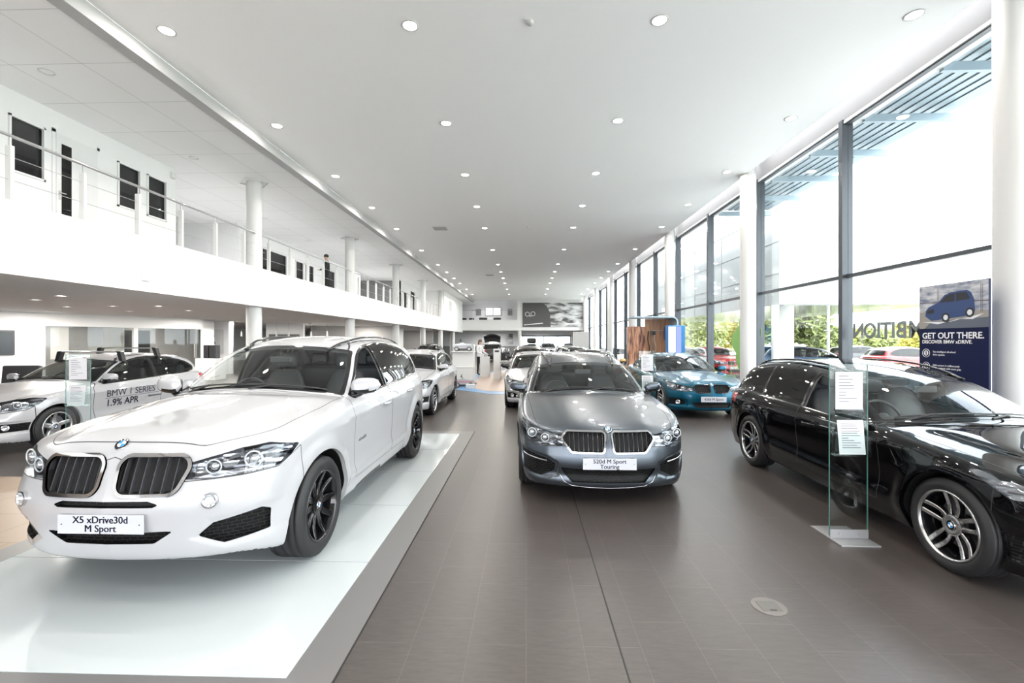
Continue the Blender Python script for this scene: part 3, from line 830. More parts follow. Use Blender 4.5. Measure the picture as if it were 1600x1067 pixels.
    # compact hatchbacks
    h = dict(t3, L=4.33, hw=.8825, fo=.77, wb=2.69, rt=.315, rr=.225, tw=.205, ra=.36, cowl=1.22,
            hood=crv((0, .70), (.08, .765), (.2, .82), (.5, .88), (.9, .935), (1.25, .975), (1.5, .98), (3.8, .99), (4.33, .93)),
            shoulder=crv((0, .62), (.3, .74), (.6, .81), (.9, .86), (1.3, .90), (1.8, .92), (3, .95), (3.8, .96), (4.33, .88)),
            plan=crv((0, .80), (.45, .84), (.8, .858), (1.5, .862), (2.5, .87), (3.5, .868), (4.0, .84), (4.33, .76)),
            nose_plan=crv((0, 0), (.3, .03), (.5, .08), (.62, .14), (.72, .25), (.80, .41), (.86, .64), (.90, .95), (1.1, 2.1)),
            roof=crv((1.05, .87), (1.24, .98), (1.6, 1.17), (1.92, 1.30), (2.15, 1.355), (2.5, 1.405), (2.8, 1.415), (3.3, 1.39), (3.75, 1.33), (3.92, 1.27), (4.05, 1.12), (4.2, .92), (4.33, .75)),
            gw=crv((1.1, .76), (1.5, .785), (2.3, .80), (3.2, .79), (3.9, .73), (4.33, .62)),
            belt=lin((1.0, .88), (1.5, .90), (4.0, .985)),
            kidney=[(.042, .592), (.026, .762), (.30, .758), (.352, .69), (.29, .592)], kr=.042,
            light=[(.46, .63), (.44, .70), (.65, .76), (.85, .79), (1.05, .80), (1.2, .78), (1.12, .70), (1.0, .65), (.85, .63), (.65, .62)],
            lamps=[(.66, .69, .045), (.88, .71, .048)],
            intakes=[[(-.1, .26), (-.1, .40), (.40, .40), (.36, .33), (.30, .26)]],
            side_intake=[(.52, .36), (.53, .43), (.60, .45), (.84, .455), (.86, .37), (.78, .34), (.6, .33)], fog=(.66, .40, .042),
            dents=[([(.48, .30), (.50, .46), (.6, .49), (.90, .49), (.92, .32), (.8, .29)], .025, .035)],
            plate_z=.475, badge=(.115, .80), bump=[(.0, .775), (.36, .64), (.65, .605), (1.0, .635), (1.2, .75), (1.4, .78)],
            hoodx=crv((.08, .40), (.25, .60), (.5, .67), (.8, .70), (1.1, .72), (1.4, .74)), rails=False, mirror=(1.62, .93), stop=1.98, hood_s=(.10, 1.27),
            tail_light=[(3.85, .80), (3.82, .93), (5.3, .95), (5.3, .82)])
    if kind == 'hatch5':
        h.update(dlo=[(1.5, .91), (1.58, .98), (2.0, 1.22), (2.3, 1.32), (2.7, 1.35), (3.2, 1.32), (3.6, 1.22), (3.78, 1.10), (3.76, 1.02), (3.6, .975)],
            panes=[(1.56, 2.36, 'front'), (2.40, 3.18, 'rear'), (3.22, 4.0, 'rear')],
            doors=[[(1.36, .30), (1.32, .55), (1.34, .87), (1.48, .96), (1.95, 1.23), (2.25, 1.345), (2.40, 1.37), (2.38, .75), (2.34, .30)],
                   [(2.36, .30), (2.40, 1.37), (2.9, 1.375), (3.2, 1.34), (3.24, .96), (3.22, .80), (3.12, .6), (3.0, .42), (2.98, .30)]],
            handles=[(2.16, .79), (3.04, .82)])
    else:
        h.update(dlo=[(1.5, .91), (1.58, .98), (2.0, 1.22), (2.3, 1.32), (2.7, 1.35), (3.2, 1.32), (3.62, 1.22), (3.80, 1.10), (3.76, 1.02), (3.6, .975)],
            panes=[(1.56, 2.68, 'front'), (2.74, 4.0, 'front')],
            doors=[[(1.36, .30), (1.32, .55), (1.34, .87), (1.48, .96), (1.95, 1.23), (2.25, 1.345), (2.72, 1.385), (2.76, .9), (2.72, .5), (2.68, .30)]],
            handles=[(2.48, .80)])
    return h

def build_car(name, kind, paint, label, group=None, loc=(0, 0, 0), rz=0.0, h=.03, wheel='multi', wmats=None, plate=None,
              interior=True, trim='chrome', kid='chrome', plate_lines=None, tint='glass_tint', front_open=False, detail=2, lens=True):
    P = spec(kind); fld = car_field(P)
    root = empty(name, loc, rz, label=label, cat='car', group=group)
    L, hw = P['L'], P['hw']; H = float(P['roof'](np.array([2.9]))[0])+.06
    xs = np.arange(-h, hw+.08, h); ss = np.arange(-.08, L+.08, h); zz = np.arange(.08, H+.06, h)
    X, S, Z = np.meshgrid(xs, ss, zz, indexing='ij')
    V, Q = surface_nets(fld.f(X, S, Z), (xs[0], ss[0], zz[0]), h)
    V = fld.project(V, 4)
    V[V[:, 0] < h*.45, 0] = 0
    F = Q.astype(int)
    # drop faces entirely on the mirror plane's far side
    F = F[(V[F][:, :, 0].max(1) > 1e-6)]
    wf, wr, zw, ra = P['fo'], P['fo']+P['wb'], P['rt'], P['ra']
    gwf = lambda s, z: P['gw'](s)-P['tumble']*np.clip(z-P['belt'](s), -.2, 1)-P['tum2']*np.clip(z-P['belt'](s), -.2, 1)*np.abs(np.clip(z-P['belt'](s), -.2, 1))
    k = P['curve']
    def regs(V):
        x, s, z = V[:, 0], V[:, 1], V[:, 2]; R = {}
        R['arch'] = np.maximum(np.minimum(np.hypot(s-wf, z-zw), np.hypot(s-wr, z-zw))-ra, .5-x)
        R['kid'] = np.maximum(sdpoly(x, z, P['kidney'], P['kr']), s-.5)
        R['kidin'] = R['kid']+P['ring']
        q = x+P['lk']*s
        R['light'] = np.maximum(sdpoly(q, z, P['light'], .008), s-1.0)
        for i, p in enumerate(P['intakes']): R['int%d' % i] = np.maximum(sdpoly(x, z, p, .006), s-.5)
        R['sint'] = np.maximum(sdpoly(x+.0*s, z, P['side_intake'], .012), s-.62)
        se = s-k*(x/.7)**2; g = gwf(s, z); st = P['stop']
        on = P['belt'](s)+.02
        R['ws'] = np.maximum(smax(x-(g-.055), smax(P['cowl']+.075-se, se-st, .05), .05), s-2.9)
        R['wsin'] = R['ws']+.03
        se2 = s+k*.6*(x/.7)**2
        e0, e1 = (L-.40, L-.10) if kind != 'coupe4' else (3.42, 4.2)
        R['rg'] = np.maximum(smax(x-(g-.07), smax(e0-se2, se2-e1, .05), .05), on-z)
        D = np.maximum(sdpoly(s, z, P['dlo'], .03), (g-.035)-x)
        R['dlo'] = D
        for i, (a, b, t) in enumerate(P['panes']):
            R['pane%d' % i] = smax(D+.014, np.maximum(a-s, s-b), .02)
        for i, p in enumerate(P['doors']):
            R['door%d' % i] = np.maximum(sdpoly(s, z, p, .03), .42-x)
        hx = P['hoodx'](s); a, b = P['hood_s']
        R['hood'] = np.maximum(smax(x-hx, a+.16*x*x-s, .05), np.maximum(s-k*.8*(x/.7)**2-b, P['shoulder'](s)-.12-z))
        bp = np.interp(q, [p[0] for p in P['bump']], [p[1] for p in P['bump']])
        R['fb'] = np.maximum(z-bp, s-(wf-.30))
        R['rb'] = np.maximum(z-(P['belt'](s)-.28), wr+.35-s)
        R['roof'] = (P['belt'](s)+.22)-z
        R['tl'] = np.maximum(np.maximum(sdpoly(s+.0*x, z, P['tail_light'], .01), wr-s), .45-x)
        return R
    feat = ['arch', 'kid', 'kidin', 'light', 'sint', 'ws', 'dlo', 'rg']+['int%d' % i for i in range(len(P['intakes']))]
    for lev in range(2 if detail >= 2 else 1):
        R = regs(V); hh = h/2**lev
        near = np.zeros(len(V), bool)
        for key in (feat if lev == 0 else ['kid', 'light', 'sint', 'int0', 'arch', 'dlo']): near |= np.abs(R[key]) < hh*1.3
        tri_ = F[:, 3] < 0; Fx = np.where(F < 0, 0, F)
        selF = near[Fx[:, :3]].any(1) | (near[Fx[:, 3]] & ~tri_)
        V, F = refine(V, F, selF); V = fld.project(V, 2, .01); V[V[:, 0] < h*.2**1*.3, 0] = np.where(V[V[:, 0] < h*.2**1*.3, 0] < h*.06, 0, V[V[:, 0] < h*.2**1*.3, 0])
    order = ['arch', 'kid', 'kidin', 'light']+['int%d' % i for i in range(len(P['intakes']))]+['sint', 'ws', 'wsin', 'rg', 'dlo']
    order += ['pane%d' % i for i in range(len(P['panes']))]+['tl', 'roof']
    gw_ = .0028 if detail >= 2 else .005
    for key in order: V, F = cut(V, F, regs(V)[key])
    V = fld.project(V, 1, .006)
    gaps = ['door%d' % i for i in range(len(P['doors']))]+['hood', 'fb', 'rb']
    for key in gaps:
        for sg in (-1, 1): V, F = cut(V, F, regs(V)[key]+sg*gw_)
    V[np.abs(V[:, 0]) < 1.2e-3, 0] = 0
    N = fld.grad(V); N /= np.linalg.norm(N, axis=1, keepdims=True)+1e-9
    N[V[:, 0] < 1e-6, 0] = 0
    # slivers hurt nothing: shading follows the field's own normals
    tri = F[:, 3] < 0
    C = np.where(tri[:, None], V[F[:, :3]].mean(1), V[F].mean(1))
    R = regs(C); n = len(F); lab = np.array(['body']*n, dtype=object)
    ins = lambda key: R[key] < 0
    lab[ins('roof')] = 'roof'; lab[ins('fb')] = 'front_bumper'; lab[ins('rb')] = 'rear_bumper'
    lab[ins('hood')] = 'bonnet'
    for i in range(len(P['doors'])): lab[ins('door%d' % i) & ~ins('roof')] = 'door%d' % i
    for key in gaps: lab[np.abs(R[key]) < gw_] = 'gap'
    lab[ins('tl')] = 'tl'
    lab[ins('dlo')] = 'dlo'
    for i in range(len(P['panes'])): lab[ins('pane%d' % i)] = 'pane%d' % i
    lab[ins('rg')] = 'rg'; lab[ins('ws')] = 'frit'; lab[ins('wsin')] = 'ws'
    lab[ins('light')] = 'light'; lab[ins('kid')] = 'ring'; lab[ins('kidin')] = 'kid'
    for i in range(len(P['intakes'])): lab[ins('int%d' % i) & ~ins('kid')] = 'int%d' % i
    lab[ins('sint')] = 'sint'
    lab[ins('arch')] = 'void'
    under = (C[:, 2] < P['under'](C[:, 1])+.012) & (np.where(tri, N[F[:, :3]].mean(1)[:, 2], N[F].mean(1)[:, 2]) < -.6)
    lab[under & (lab != 'void')] = 'under'
    get = lambda *ks: patch(V, N, F, np.isin(lab, ks))
    # painted shells
    bodyp = get('body', 'gap', 'under', 'frit', 'dlo')
    sel = np.isin(lab, ('body', 'gap', 'under', 'frit', 'dlo')); ll = lab[sel]
    mi = np.array([{'body': 0, 'gap': 1, 'under': 1, 'frit': 2, 'dlo': 3}[t] for t in ll])
    p2 = sides(bodyp)
    body = add_part('body', p2, [paint, MT['gap'], MT['black_gloss'], MT[trim]], root, fmat=np.concatenate([mi, mi]))
    add_part('roof', sides(get('roof')), paint, root)
    add_part('bonnet', sides(get('bonnet')), paint, root)
    add_part('front_bumper', sides(get('front_bumper')), paint, root)
    add_part('rear_bumper', sides(get('rear_bumper')), paint, root)
    doors = {}
    for i in range(len(P['doors'])):
        p = get('door%d' % i); nm = 'front_door' if i == 0 else 'rear_door'
        doors[(i, 1)] = add_part(nm, p, paint, root); doors[(i, -1)] = add_part(nm, mirror(p), paint, root)
    # glass
    add_part('windscreen', sides(get('ws')), MT['glass_front'], root)
    if (lab == 'rg').any(): add_part('rear_window', sides(get('rg')), MT['glass_dark'], root)
    for i, (a, b, t) in enumerate(P['panes']):
        if front_open and i == 0: continue
        p = get('pane%d' % i); mt = MT[tint] if t == 'front' else MT['glass_dark']
        add_part('side_window', p, mt, root); add_part('side_window', mirror(p), mt, root)
    # lamps: clear lens over a sunk housing with bright bowls
    p = get('light')
    for sd in (1, -1):
        pp = p if sd > 0 else mirror(p)
        hs = add_part('headlight', sunk(pp, .045, dirv=(0.35*sd, -1, .1)), MT['lamp_house'], root)
        add_part('lens', pp, MT['lens'], hs)
        mb = MB()
        for (q, z, r) in P['lamps']:
            # find the surface point where x + lk*s = q at height z
            xs_ = np.linspace(.3, hw, 60); pt = fld.ray(np.stack([xs_, np.full(60, -.1), np.full(60, z)], 1), (0, 1, 0), 1.2)
            j = int(np.argmin(np.abs(pt[:, 0]+P['lk']*pt[:, 1]-q))); c = pt[j]
            c = Vector((c[0]*sd, c[1]+.016, c[2]))
            nrm = Vector((.30*sd, -1, 0)).normalized()
            u = Vector((0, 0, 1)); w = u.cross(nrm).normalized()
            for (rr0, rr1, mi_, off) in ((r, r*.10, 0, 0), ):
                ring = [c+(w*math.cos(a)+u*math.sin(a))*rr0 for a in np.linspace(0, 2*PI, 28, endpoint=False)]
                mb.tube(ring, rr1, 8, closed=True, mi=0)
            mb.ellipsoid(c-nrm*-.0+Vector((0, .012, 0)), (r*.62, r*.5, r*.62), 16, 10, mi=1)
        if len(mb.V): mb.build('lamp_bowl', [MT['drl'], MT['projector']], hs)
    p = get('tl')
    if len(p[2]):
        for sd in (1, -1): add_part('tail_light', p if sd > 0 else mirror(p), MT['tail_lens'], root)
    # kidneys
    p = get('ring'); pk = get('kid')
    for sd in (1, -1):
        rg = p if sd > 0 else mirror(p); kk = pk if sd > 0 else mirror(pk)
        g = add_part('grille', sunk(rg, -.012), MT[kid], root)
        add_part('grille_opening', sunk(kk, .05, dirv=(0, -1, 0)), MT['void_black'], g)
        K = np.array(shrink(np.array(P['kidney']), P['ring'])); x0, x1 = K[:, 0].min(), K[:, 0].max()
        ns = P['slats']
        for i in range(ns):
            xx = x0+(x1-x0)*(i+.5)/ns
            zs_ = []
            for a, b in zip(K, np.roll(K, -1, 0)):
                if (a[0]-xx)*(b[0]-xx) < 0: zs_.append(a[1]+(b[1]-a[1])*(xx-a[0])/(b[0]-a[0]))
            if len(zs_) < 2: continue
            zl = np.linspace(min(zs_), max(zs_), 7)
            pt = fld.ray(np.stack([np.full(7, xx), np.full(7, -.1), zl], 1), (0, 1, 0), 1.0)
            w = .007 if P['slats'] < 9 else .0055
            m1 = MB(); VV = []
            for c in pt:
                for (dx, dy) in ((-w*.4, .004), (w*.4, .004), (w*.6, .03), (-w*.6, .03)): VV.append((sd*(c[0]+dx), c[1]+dy, c[2]))
            FF = [(r_*4+c_, r_*4+(c_+1) % 4, r_*4+4+(c_+1) % 4, r_*4+4+c_) for r_ in range(6) for c_ in range(4)]
            m1.add(VV, FF)
            m1.build('slat', MT['slat'], g)
    # bumper openings
    for i in range(len(P['intakes'])):
        p = sides(get('int%d' % i)); add_part('air_intake', sunk(p, .035, dirv=(0, -1, 0)), MT['mesh_black'], root)
    p = get('sint')
    for sd in (1, -1):
        pp = p if sd > 0 else mirror(p)
        add_part('air_intake', sunk(pp, .028, dirv=(.3*sd, -1, 0)), MT['mesh_black'], root)
    if kind == 'touring5':
        for sd in (1, -1):
            xx = np.linspace(.60, .84, 7); zz_ = .435+.10*(xx-.60); pt = fld.ray(np.stack([xx, np.full(7, -.1), zz_], 1), (0, 1, 0), 1.2)
            m1 = MB(); m1.tube([(p_[0]*sd, p_[1]+.004, p_[2]) for p_ in pt], .010, 8); m1.build('fog_lamp', MT['chrome'], root)
            m1 = MB(); ks = np.array([(.47, .43), (.50, .34), (.44, .25), (.36, .205), (.2, .19), (0, .185)]); pt = fld.ray(np.stack([ks[:, 0], np.full(6, -.1), ks[:, 1]], 1), (0, 1, 0), 1.2)
            m1.tube([(p_[0]*sd, p_[1]+.002, p_[2]) for p_ in pt], .008, 8); m1.build('bumper_trim', MT['slat_bright'], root)
    if P['fog']:
        fx, fz, fr = P['fog']
        for sd in (1, -1):
            c = fld.ray([(fx, -.1, fz)], (0, 1, 0), 1.0)[0]; g_ = fld.grad(np.array([c]))[0]; g_ /= np.linalg.norm(g_)
            nrm = Vector((g_[0]*sd*.7, g_[1], g_[2]*.4)).normalized(); c = Vector((c[0]*sd, c[1], c[2]))
            u = Vector((0, 0, 1)); u = (u-nrm*u.dot(nrm)).normalized(); w = u.cross(nrm)
            c = c+nrm*.012
            mb = MB(); prof = [(1.05, -.02, 1), (1.05, .006, 1), (.9, .008, 1), (.86, -.002, 0), (.6, -.012, 0), (.3, -.018, 0), (.02, -.02, 0)]
            VV = []; M_ = 28
            for (rr_, hh, _) in prof:
                for j in range(M_):
                    a = 2*PI*j/M_; VV.append(c+(w*math.cos(a)+u*math.sin(a))*fr*rr_+nrm*hh)
            for i in range(len(prof)-1):
                mb.add(VV, [(i*M_+j, i*M_+(j+1) % M_, (i+1)*M_+(j+1) % M_, (i+1)*M_+j) for j in range(M_)], True, 0 if i < 2 else 1)
            mb.build('fog_lamp', [MT['chrome'], MT['projector']], root, fix=False)
    # arches: folded lip, liner
    for sd in (1, -1):
        for c in (wf, wr):
            th = np.linspace(-.25*PI, 1.25*PI, 64); o = np.stack([np.full(64, hw+.2), c+np.cos(th)*(ra+.001), zw+np.sin(th)*(ra+.001)], 1)
            keepm = o[:, 2] > float(P['under'](np.array([c]))[0])+.0; o = o[keepm]
            pt = fld.ray(o, (-1, 0, 0), .5)
            VV = []; m = len(pt)
            for q_ in pt: VV += [(q_[0]*sd, q_[1], q_[2]), ((q_[0]-.035)*sd, q_[1], q_[2])]
            FF = [(2*j, 2*j+1, 2*j+3, 2*j+2) for j in range(m-1)]
            m1 = MB(); m1.add(VV, FF, True, 0)
            VV = []
            for q_ in pt: VV += [((q_[0]-.03)*sd, c+(q_[1]-c)*1.0, q_[2]), ((q_[0]-.03)*sd, c+(q_[1]-c)*1.06, zw+(q_[2]-zw)*1.06), (.52*sd, c+(q_[1]-c)*1.06, zw+(q_[2]-zw)*1.06), (.52*sd, c, zw)]
            m1.add(VV, [(4*j+k_, 4*j+k_+1, 4*j+5+k_, 4*j+4+k_) for j in range(m-1) for k_ in range(3)], True, 1)
            m1.build('wheel_arch', [paint, MT['liner']], root)
    # wheels
    wm = wmats or [MT['alloy'], MT['rim_dark'], MT['alloy']]
    for sd in (1, -1):
        for c in (wf, wr):
            xo = float(fld.ray([(hw+.2, c, zw+ra+.05)], (-1, 0, 0), .5)[0][0])
            make_wheel(root, ((xo-.022-P['tw']/2)*sd, c, zw), sd, wheel, P['rt'], P['rr'], P['tw'], wm, badge=detail >= 1)
    # front plate, badge, wipers, handles, mirrors, rails
    if plate is not None:
        pz = P['plate_z']; c = fld.ray([(.26, -.2, pz), (0, -.2, pz)], (0, 1, 0), 1.0).min(0)
        m1 = MB(); m1.box(-.26, .26, c[1]-.016, c[1]-.010, pz-.056, pz+.056, bev=.002)
        m1.box(-.2, .2, c[1]-.010, c[1]+.03, pz-.05, pz+.05)
        pl = m1.build('number_plate', MT['plate'], root)
        for j, line in enumerate(plate):
            nl = len(plate); dz = (0 if nl == 1 else (.0255 if j == 0 else -.0255))
            M = frame_matrix((0, c[1]-.0165, pz+dz), (1, 0, 0), (0, 0, 1))
            for ox in (-.0011, 0, .0011): place_text('plate_lettering', line, .058 if nl > 1 else .07, MT['ink'], pl, Matrix.Translation((ox, -abs(ox)*.05, 0)) @ M)
        m1 = MB()
        for xx in (-.235, .235): m1.cyl((xx, c[1]-.0175, pz), .004, .003, 8, 'y')
        m1.build('plate_screw', MT['ink'], pl)
    bs, bz = P['badge']; c = fld.ray([(0, bs, bz+.2)], (0, 0, -1), .6)[0]; g_ = fld.grad(np.array([c]))[0]
    if detail >= 1: roundel(root, c, (0, g_[1], g_[2]), (0, .3, 1), .041)
    if detail >= 1:
        cw = P['cowl']
        for (xa, xb) in ((-.62, .02), (.02, .66)):
            xs_ = np.linspace(xa, xb, 9); sarr = cw+.115+k*(xs_/.7)**2
            pt = fld.ray(np.stack([xs_, sarr-.01*0, np.full(9, 2.2)], 1), (0, 0, -1), 2.0, 300)
            m1 = MB(); m1.tube([(a[0], a[1]-.004, a[2]+.010+.006*math.sin(PI*i/8)) for i, a in enumerate(pt)], .0075, 6)
            m1.tube([(pt[0][0]+.02, pt[0][1]-.05, pt[0][2]-.02), (pt[3][0], pt[3][1]-.01, pt[3][2]+.018)], .009, 6)
            m1.build('wiper', MT['black_plastic'], root)
    for i, (hs_, hz) in enumerate(P['handles']):
        for sd in (1, -1):
            sarr = np.array([hs_-.11, hs_-.06, hs_, hs_+.06, hs_+.11]); pt = fld.ray(np.stack([np.full(5, hw+.2), sarr, np.full(5, hz)], 1), (-1, 0, 0), .6)
            off = [0.0, .026, .032, .026, 0.0]; m1 = MB()
            m1.tube([((p_[0]+o_)*sd, p_[1], p_[2]) for p_, o_ in zip(pt, off)], [.010, .014, .014, .014, .010], 8, flat=1.0)
            m1.build('door_handle', paint, doors[(min(i, len(P['doors'])-1), sd)])
    ms, mz = P['mirror']; mx = float(fld.ray([(hw+.2, ms, mz)], (-1, 0, 0), .6)[0][0])
    for sd in (1, -1): make_mirror(root, (mx, ms, mz), sd, P.get('mirror_paint', paint) if not isinstance(paint, tuple) else paint, 1.05 if kind == 'suv' else .92)
    if P['rails']:
        for sd in (1, -1):
            s0, s1 = P['stop']+.02, L-.55; sarr = np.linspace(s0, s1, 16)
            hh = np.array([float(P['roof'](np.array([a]))[0]) for a in sarr])-.045
            pt = fld.ray(np.stack([np.full(16, hw+.2), sarr, hh-.02], 1), (-1, 0, 0), .9, 200)
            o2 = pt.copy(); o2[:, 0] -= .055; o2[:, 2] = 2.3; pt2 = fld.ray(o2, (0, 0, -1), 1.6, 240); pt[:, 2] = pt2[:, 2]; pt[:, 0] -= .02
            lift = np.array([0, .012, .018]+[.022]*10+[.018, .012, 0])
            m1 = MB(); m1.tube([((p_[0]-.035)*sd, p_[1], p_[2]+.008+l_) for p_, l_ in zip(pt, lift)], .015, 8, flat=.8)
            for j in (0, 1, 14, 15): m1.ellipsoid(((pt[j][0]-.035)*sd, pt[j][1], pt[j][2]+.004+lift[j]*.5), (.013, .05, .016), 10, 6)
            m1.build('roof_rail', MT['black_gloss'], root)
    # cabin
    if interior:
        bz0 = float(P['belt'](np.array([2.0]))[0]); cm = MT['cabin']
        msk = np.isin(lab, ('body', 'roof', 'door0', 'door1', 'dlo', 'gap', 'frit')) & (C[:, 2] > bz0-.35) & (C[:, 1] > P['cowl']-.1) & (C[:, 1] < L-.1)
        V_, N_, F_ = sides(patch(V, N, F, msk))
        add_part('cabin_lining', (V_-N_*.03, -N_, [tuple(reversed(f)) for f in F_]), MT['lining'], root)
        m1 = MB(); sc = P['cowl']+.16
        # dashboard: rounded shelf across the cabin
        prof = [(sc, bz0-.02), (sc+.28, bz0+.015), (sc+.40, bz0+.03), (sc+.47, bz0-.01), (sc+.50, bz0-.12), (sc+.55, bz0-.4), (sc, bz0-.4)]
        m1.prism(prof, -.72, .72, 'x'); m1.box(-.13, .13, sc+.45, sc+1.2, bz0-.45, bz0-.2, .03)
        m1.box(-.76, .76, sc, L-.5, .22, .30)
        m1.build('dashboard', cm, root)
        for sx in (-.37, .37): make_seat(root, sx, sc+.98, bz0-.42, MT['seat'])
        m1 = MB(); m1.box(-.62, .62, sc+1.75, sc+2.2, bz0-.55, bz0-.33, .06); m1.box(-.62, .62, sc+2.15, sc+2.32, bz0-.4, bz0+.22, .06)
        for sx in (-.38, 0, .38): m1.box(sx-.11, sx+.11, sc+2.2, sc+2.3, bz0+.23, bz0+.36, .03)
        m1.build('rear_seat', MT['seat'], root)
        # steering wheel on the right-hand driver's side
        cx, cs, cz = -.37, sc+.56, bz0-.02; m1 = MB()
        u = Vector((1, 0, 0)); w = Vector((0, .42, .9)).normalized(); nn = u.cross(w)
        m1.tube([Vector((cx, cs, cz))+(u*math.cos(a)+w*math.sin(a))*.185 for a in np.linspace(0, 2*PI, 36, endpoint=False)], .014, 8, closed=True)
        m1.ellipsoid((cx, cs-.01, cz), (.07, .03, .06), 12, 8)
        for a in (0, PI, -PI/2): m1.tube([(cx, cs, cz), Vector((cx, cs, cz))+(u*math.cos(a)+w*math.sin(a))*.18], .014, 6)
        m1.build('steering_wheel', cm, root)
        pt = fld.ray([(0, P['stop']-.12, 2.2)], (0, 0, -1), 1.8, 300)[0]
        m1 = MB(); m1.box(-.11, .11, pt[1]-.02, pt[1]+.0, pt[2]-.13, pt[2]-.065, .01); m1.tube([(0, pt[1], pt[2]-.02), (0, pt[1], pt[2]-.09)], .012, 6)
        m1.build('rear_view_mirror', cm, root)
    root['top'] = H
    return root, fld, P, doors
def clean_root(o):
    if 'top' in o: del o['top']

# ------------------------------------------------------------------ room materials
def add_bump(m, scale, strength, dist=.002):
    n, l, b = nodes_of(m); t = n.new('ShaderNodeTexNoise'); t.inputs['Scale'].default_value = scale; tc = n.new('ShaderNodeTexCoord')
    bp = n.new('ShaderNodeBump'); bp.inputs['Strength'].default_value = strength; bp.inputs['Distance'].default_value = dist
    l.new(tc.outputs['Object'], t.inputs['Vector']); l.new(t.outputs['Fac'], bp.inputs['Height']); l.new(bp.outputs[0], b.inputs['Normal'])
def tile_mat(name, c1, c2, grout, bw, bh, mortar, rough, rot=0.0, offset=.5, var=.5, grain=0.0, freq=2):
    m = principled(name, c1, rough); n, l, b = nodes_of(m)
    tc = n.new('ShaderNodeTexCoord'); mp = n.new('ShaderNodeMapping'); mp.inputs['Rotation'].default_value = (0, 0, rot)
    br = n.new('ShaderNodeTexBrick'); br.offset = offset; br.offset_frequency = freq
    br.inputs['Scale'].default_value = 1; br.inputs['Brick Width'].default_value = bw; br.inputs['Row Height'].default_value = bh
    br.inputs['Mortar Size'].default_value = mortar; br.inputs['Mortar Smooth'].default_value = .2; br.inputs['Bias'].default_value = 0
    br.inputs['Color1'].default_value = (*c1, 1); br.inputs['Color2'].default_value = (*c2, 1); br.inputs['Mortar'].default_value = (*grout, 1)
    l.new(tc.outputs['Object'], mp.inputs[0]); l.new(mp.outputs[0], br.inputs['Vector'])
    out = br.outputs['Color']
    if grain:
        nz = n.new('ShaderNodeTexNoise'); nz.inputs['Scale'].default_value = 9; nz.inputs['Detail'].default_value = 6; nz.inputs['Roughness'].default_value = .7
        mp2 = n.new('ShaderNodeMapping'); mp2.inputs['Rotation'].default_value = (0, 0, .6); mp2.inputs['Scale'].default_value = (1, 5, 1)
        l.new(tc.outputs['Object'], mp2.inputs[0]); l.new(mp2.outputs[0], nz.inputs['Vector'])
        mx = n.new('ShaderNodeMixRGB'); mx.blend_type = 'OVERLAY'; mx.inputs[0].default_value = grain
        l.new(out, mx.inputs[1]); l.new(nz.outputs['Fac'], mx.inputs[2]); out = mx.outputs[0]
        mr = n.new('ShaderNodeMapRange'); mr.inputs[3].default_value = rough-.07; mr.inputs[4].default_value = rough+.1
        l.new(nz.outputs['Fac'], mr.inputs[0]); l.new(mr.outputs[0], b.inputs['Roughness'])
    l.new(out, b.inputs['Base Color'])
    bp = n.new('ShaderNodeBump'); bp.inputs['Strength'].default_value = .4; bp.inputs['Distance'].default_value = .002; bp.invert = True
    l.new(br.outputs['Fac'], bp.inputs['Height']); l.new(bp.outputs[0], b.inputs['Normal'])
    return m
WHITE = principled('white_paint', (.72, .72, .72), .6); add_bump(WHITE, 60, .05)
CEIL = principled('ceiling_plaster', (.96, .96, .96), .85); add_bump(CEIL, 40, .04)
SOFFIT = principled('soffit_paint', (.68, .68, .68), .7)
COLW = principled('column_paint', (.62, .62, .61), .45)
FASCIA = principled('fascia_paint', (.88, .88, .88), .5)
FRAME = principled('frame_anthracite', (.055, .062, .072), .38, .3)
FLOOR = tile_mat('floor_tiles', (.058, .0485, .045), (.064, .054, .050), (.090, .077, .071), .62, .31, .0022, .33, rot=PI/2, offset=.37, grain=.6)
BEIGE = tile_mat('beige_tiles', (.27, .185, .12), (.30, .21, .145), (.15, .11, .08), .6, .6, .004, .4, grain=.2)
BORDER = principled('platform_border', (.17, .165, .165), .42, .2); add_bump(BORDER, 300, .05)
GLASSW = principled('milk_glass', (.50, .54, .55), .06, 0, **{'IOR': 1.5})
JOINT = principled('joint_dark', (.02, .02, .02), .7)
GRID = tile_mat('ceiling_grid', (.80, .80, .80), (.82, .82, .82), (.5, .5, .5), 1.2, 1.2, .006, .85, offset=0)
STEEL = principled('brushed_steel', (.5, .5, .5), .3, 1.0)
STEELL = principled('light_steel', (.40, .40, .41), .4, .6)
DARK = principled('dark_plastic', (.02, .02, .022), .4)
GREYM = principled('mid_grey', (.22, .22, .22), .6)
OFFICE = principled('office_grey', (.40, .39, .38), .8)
PANE = glassy('window_pane', (.90, .93, .93), 1.0)
PANED = glassy('room_pane', (.30, .31, .31), 1.3)
CLEAR = glassy('clear_glass', (.93, .96, .95), .8)
GEDGE = principled('glass_edge', (.08, .20, .17), .1)
PAPER = principled('paper', (.62, .62, .65), .6)
INKG = principled('ink_grey', (.12, .12, .14), .6)
LAMP = emitter('lamp_glow', (1, .96, .88), 14)
LAMPW = emitter('lamp_glow_soft', (1, .97, .92), 5)

# ------------------------------------------------------------------ floor, glass platform
m = MB(); m.box(-24, 6.66, -6, 60, -.2, 0); fl = tag(m.build('floor', FLOOR), kind='structure')
m = MB(); m.box(-9.5, -4.13, -6, 5.35, 0, .004); m.build('beige_floor_tiles', BEIGE); tag(bpy.data.objects['beige_floor_tiles'], kind='structure')
m = MB(); m.box(.498, .506, -6, 9.6, .0, .0025); tag(m.build('trim_1', JOINT), kind='structure')
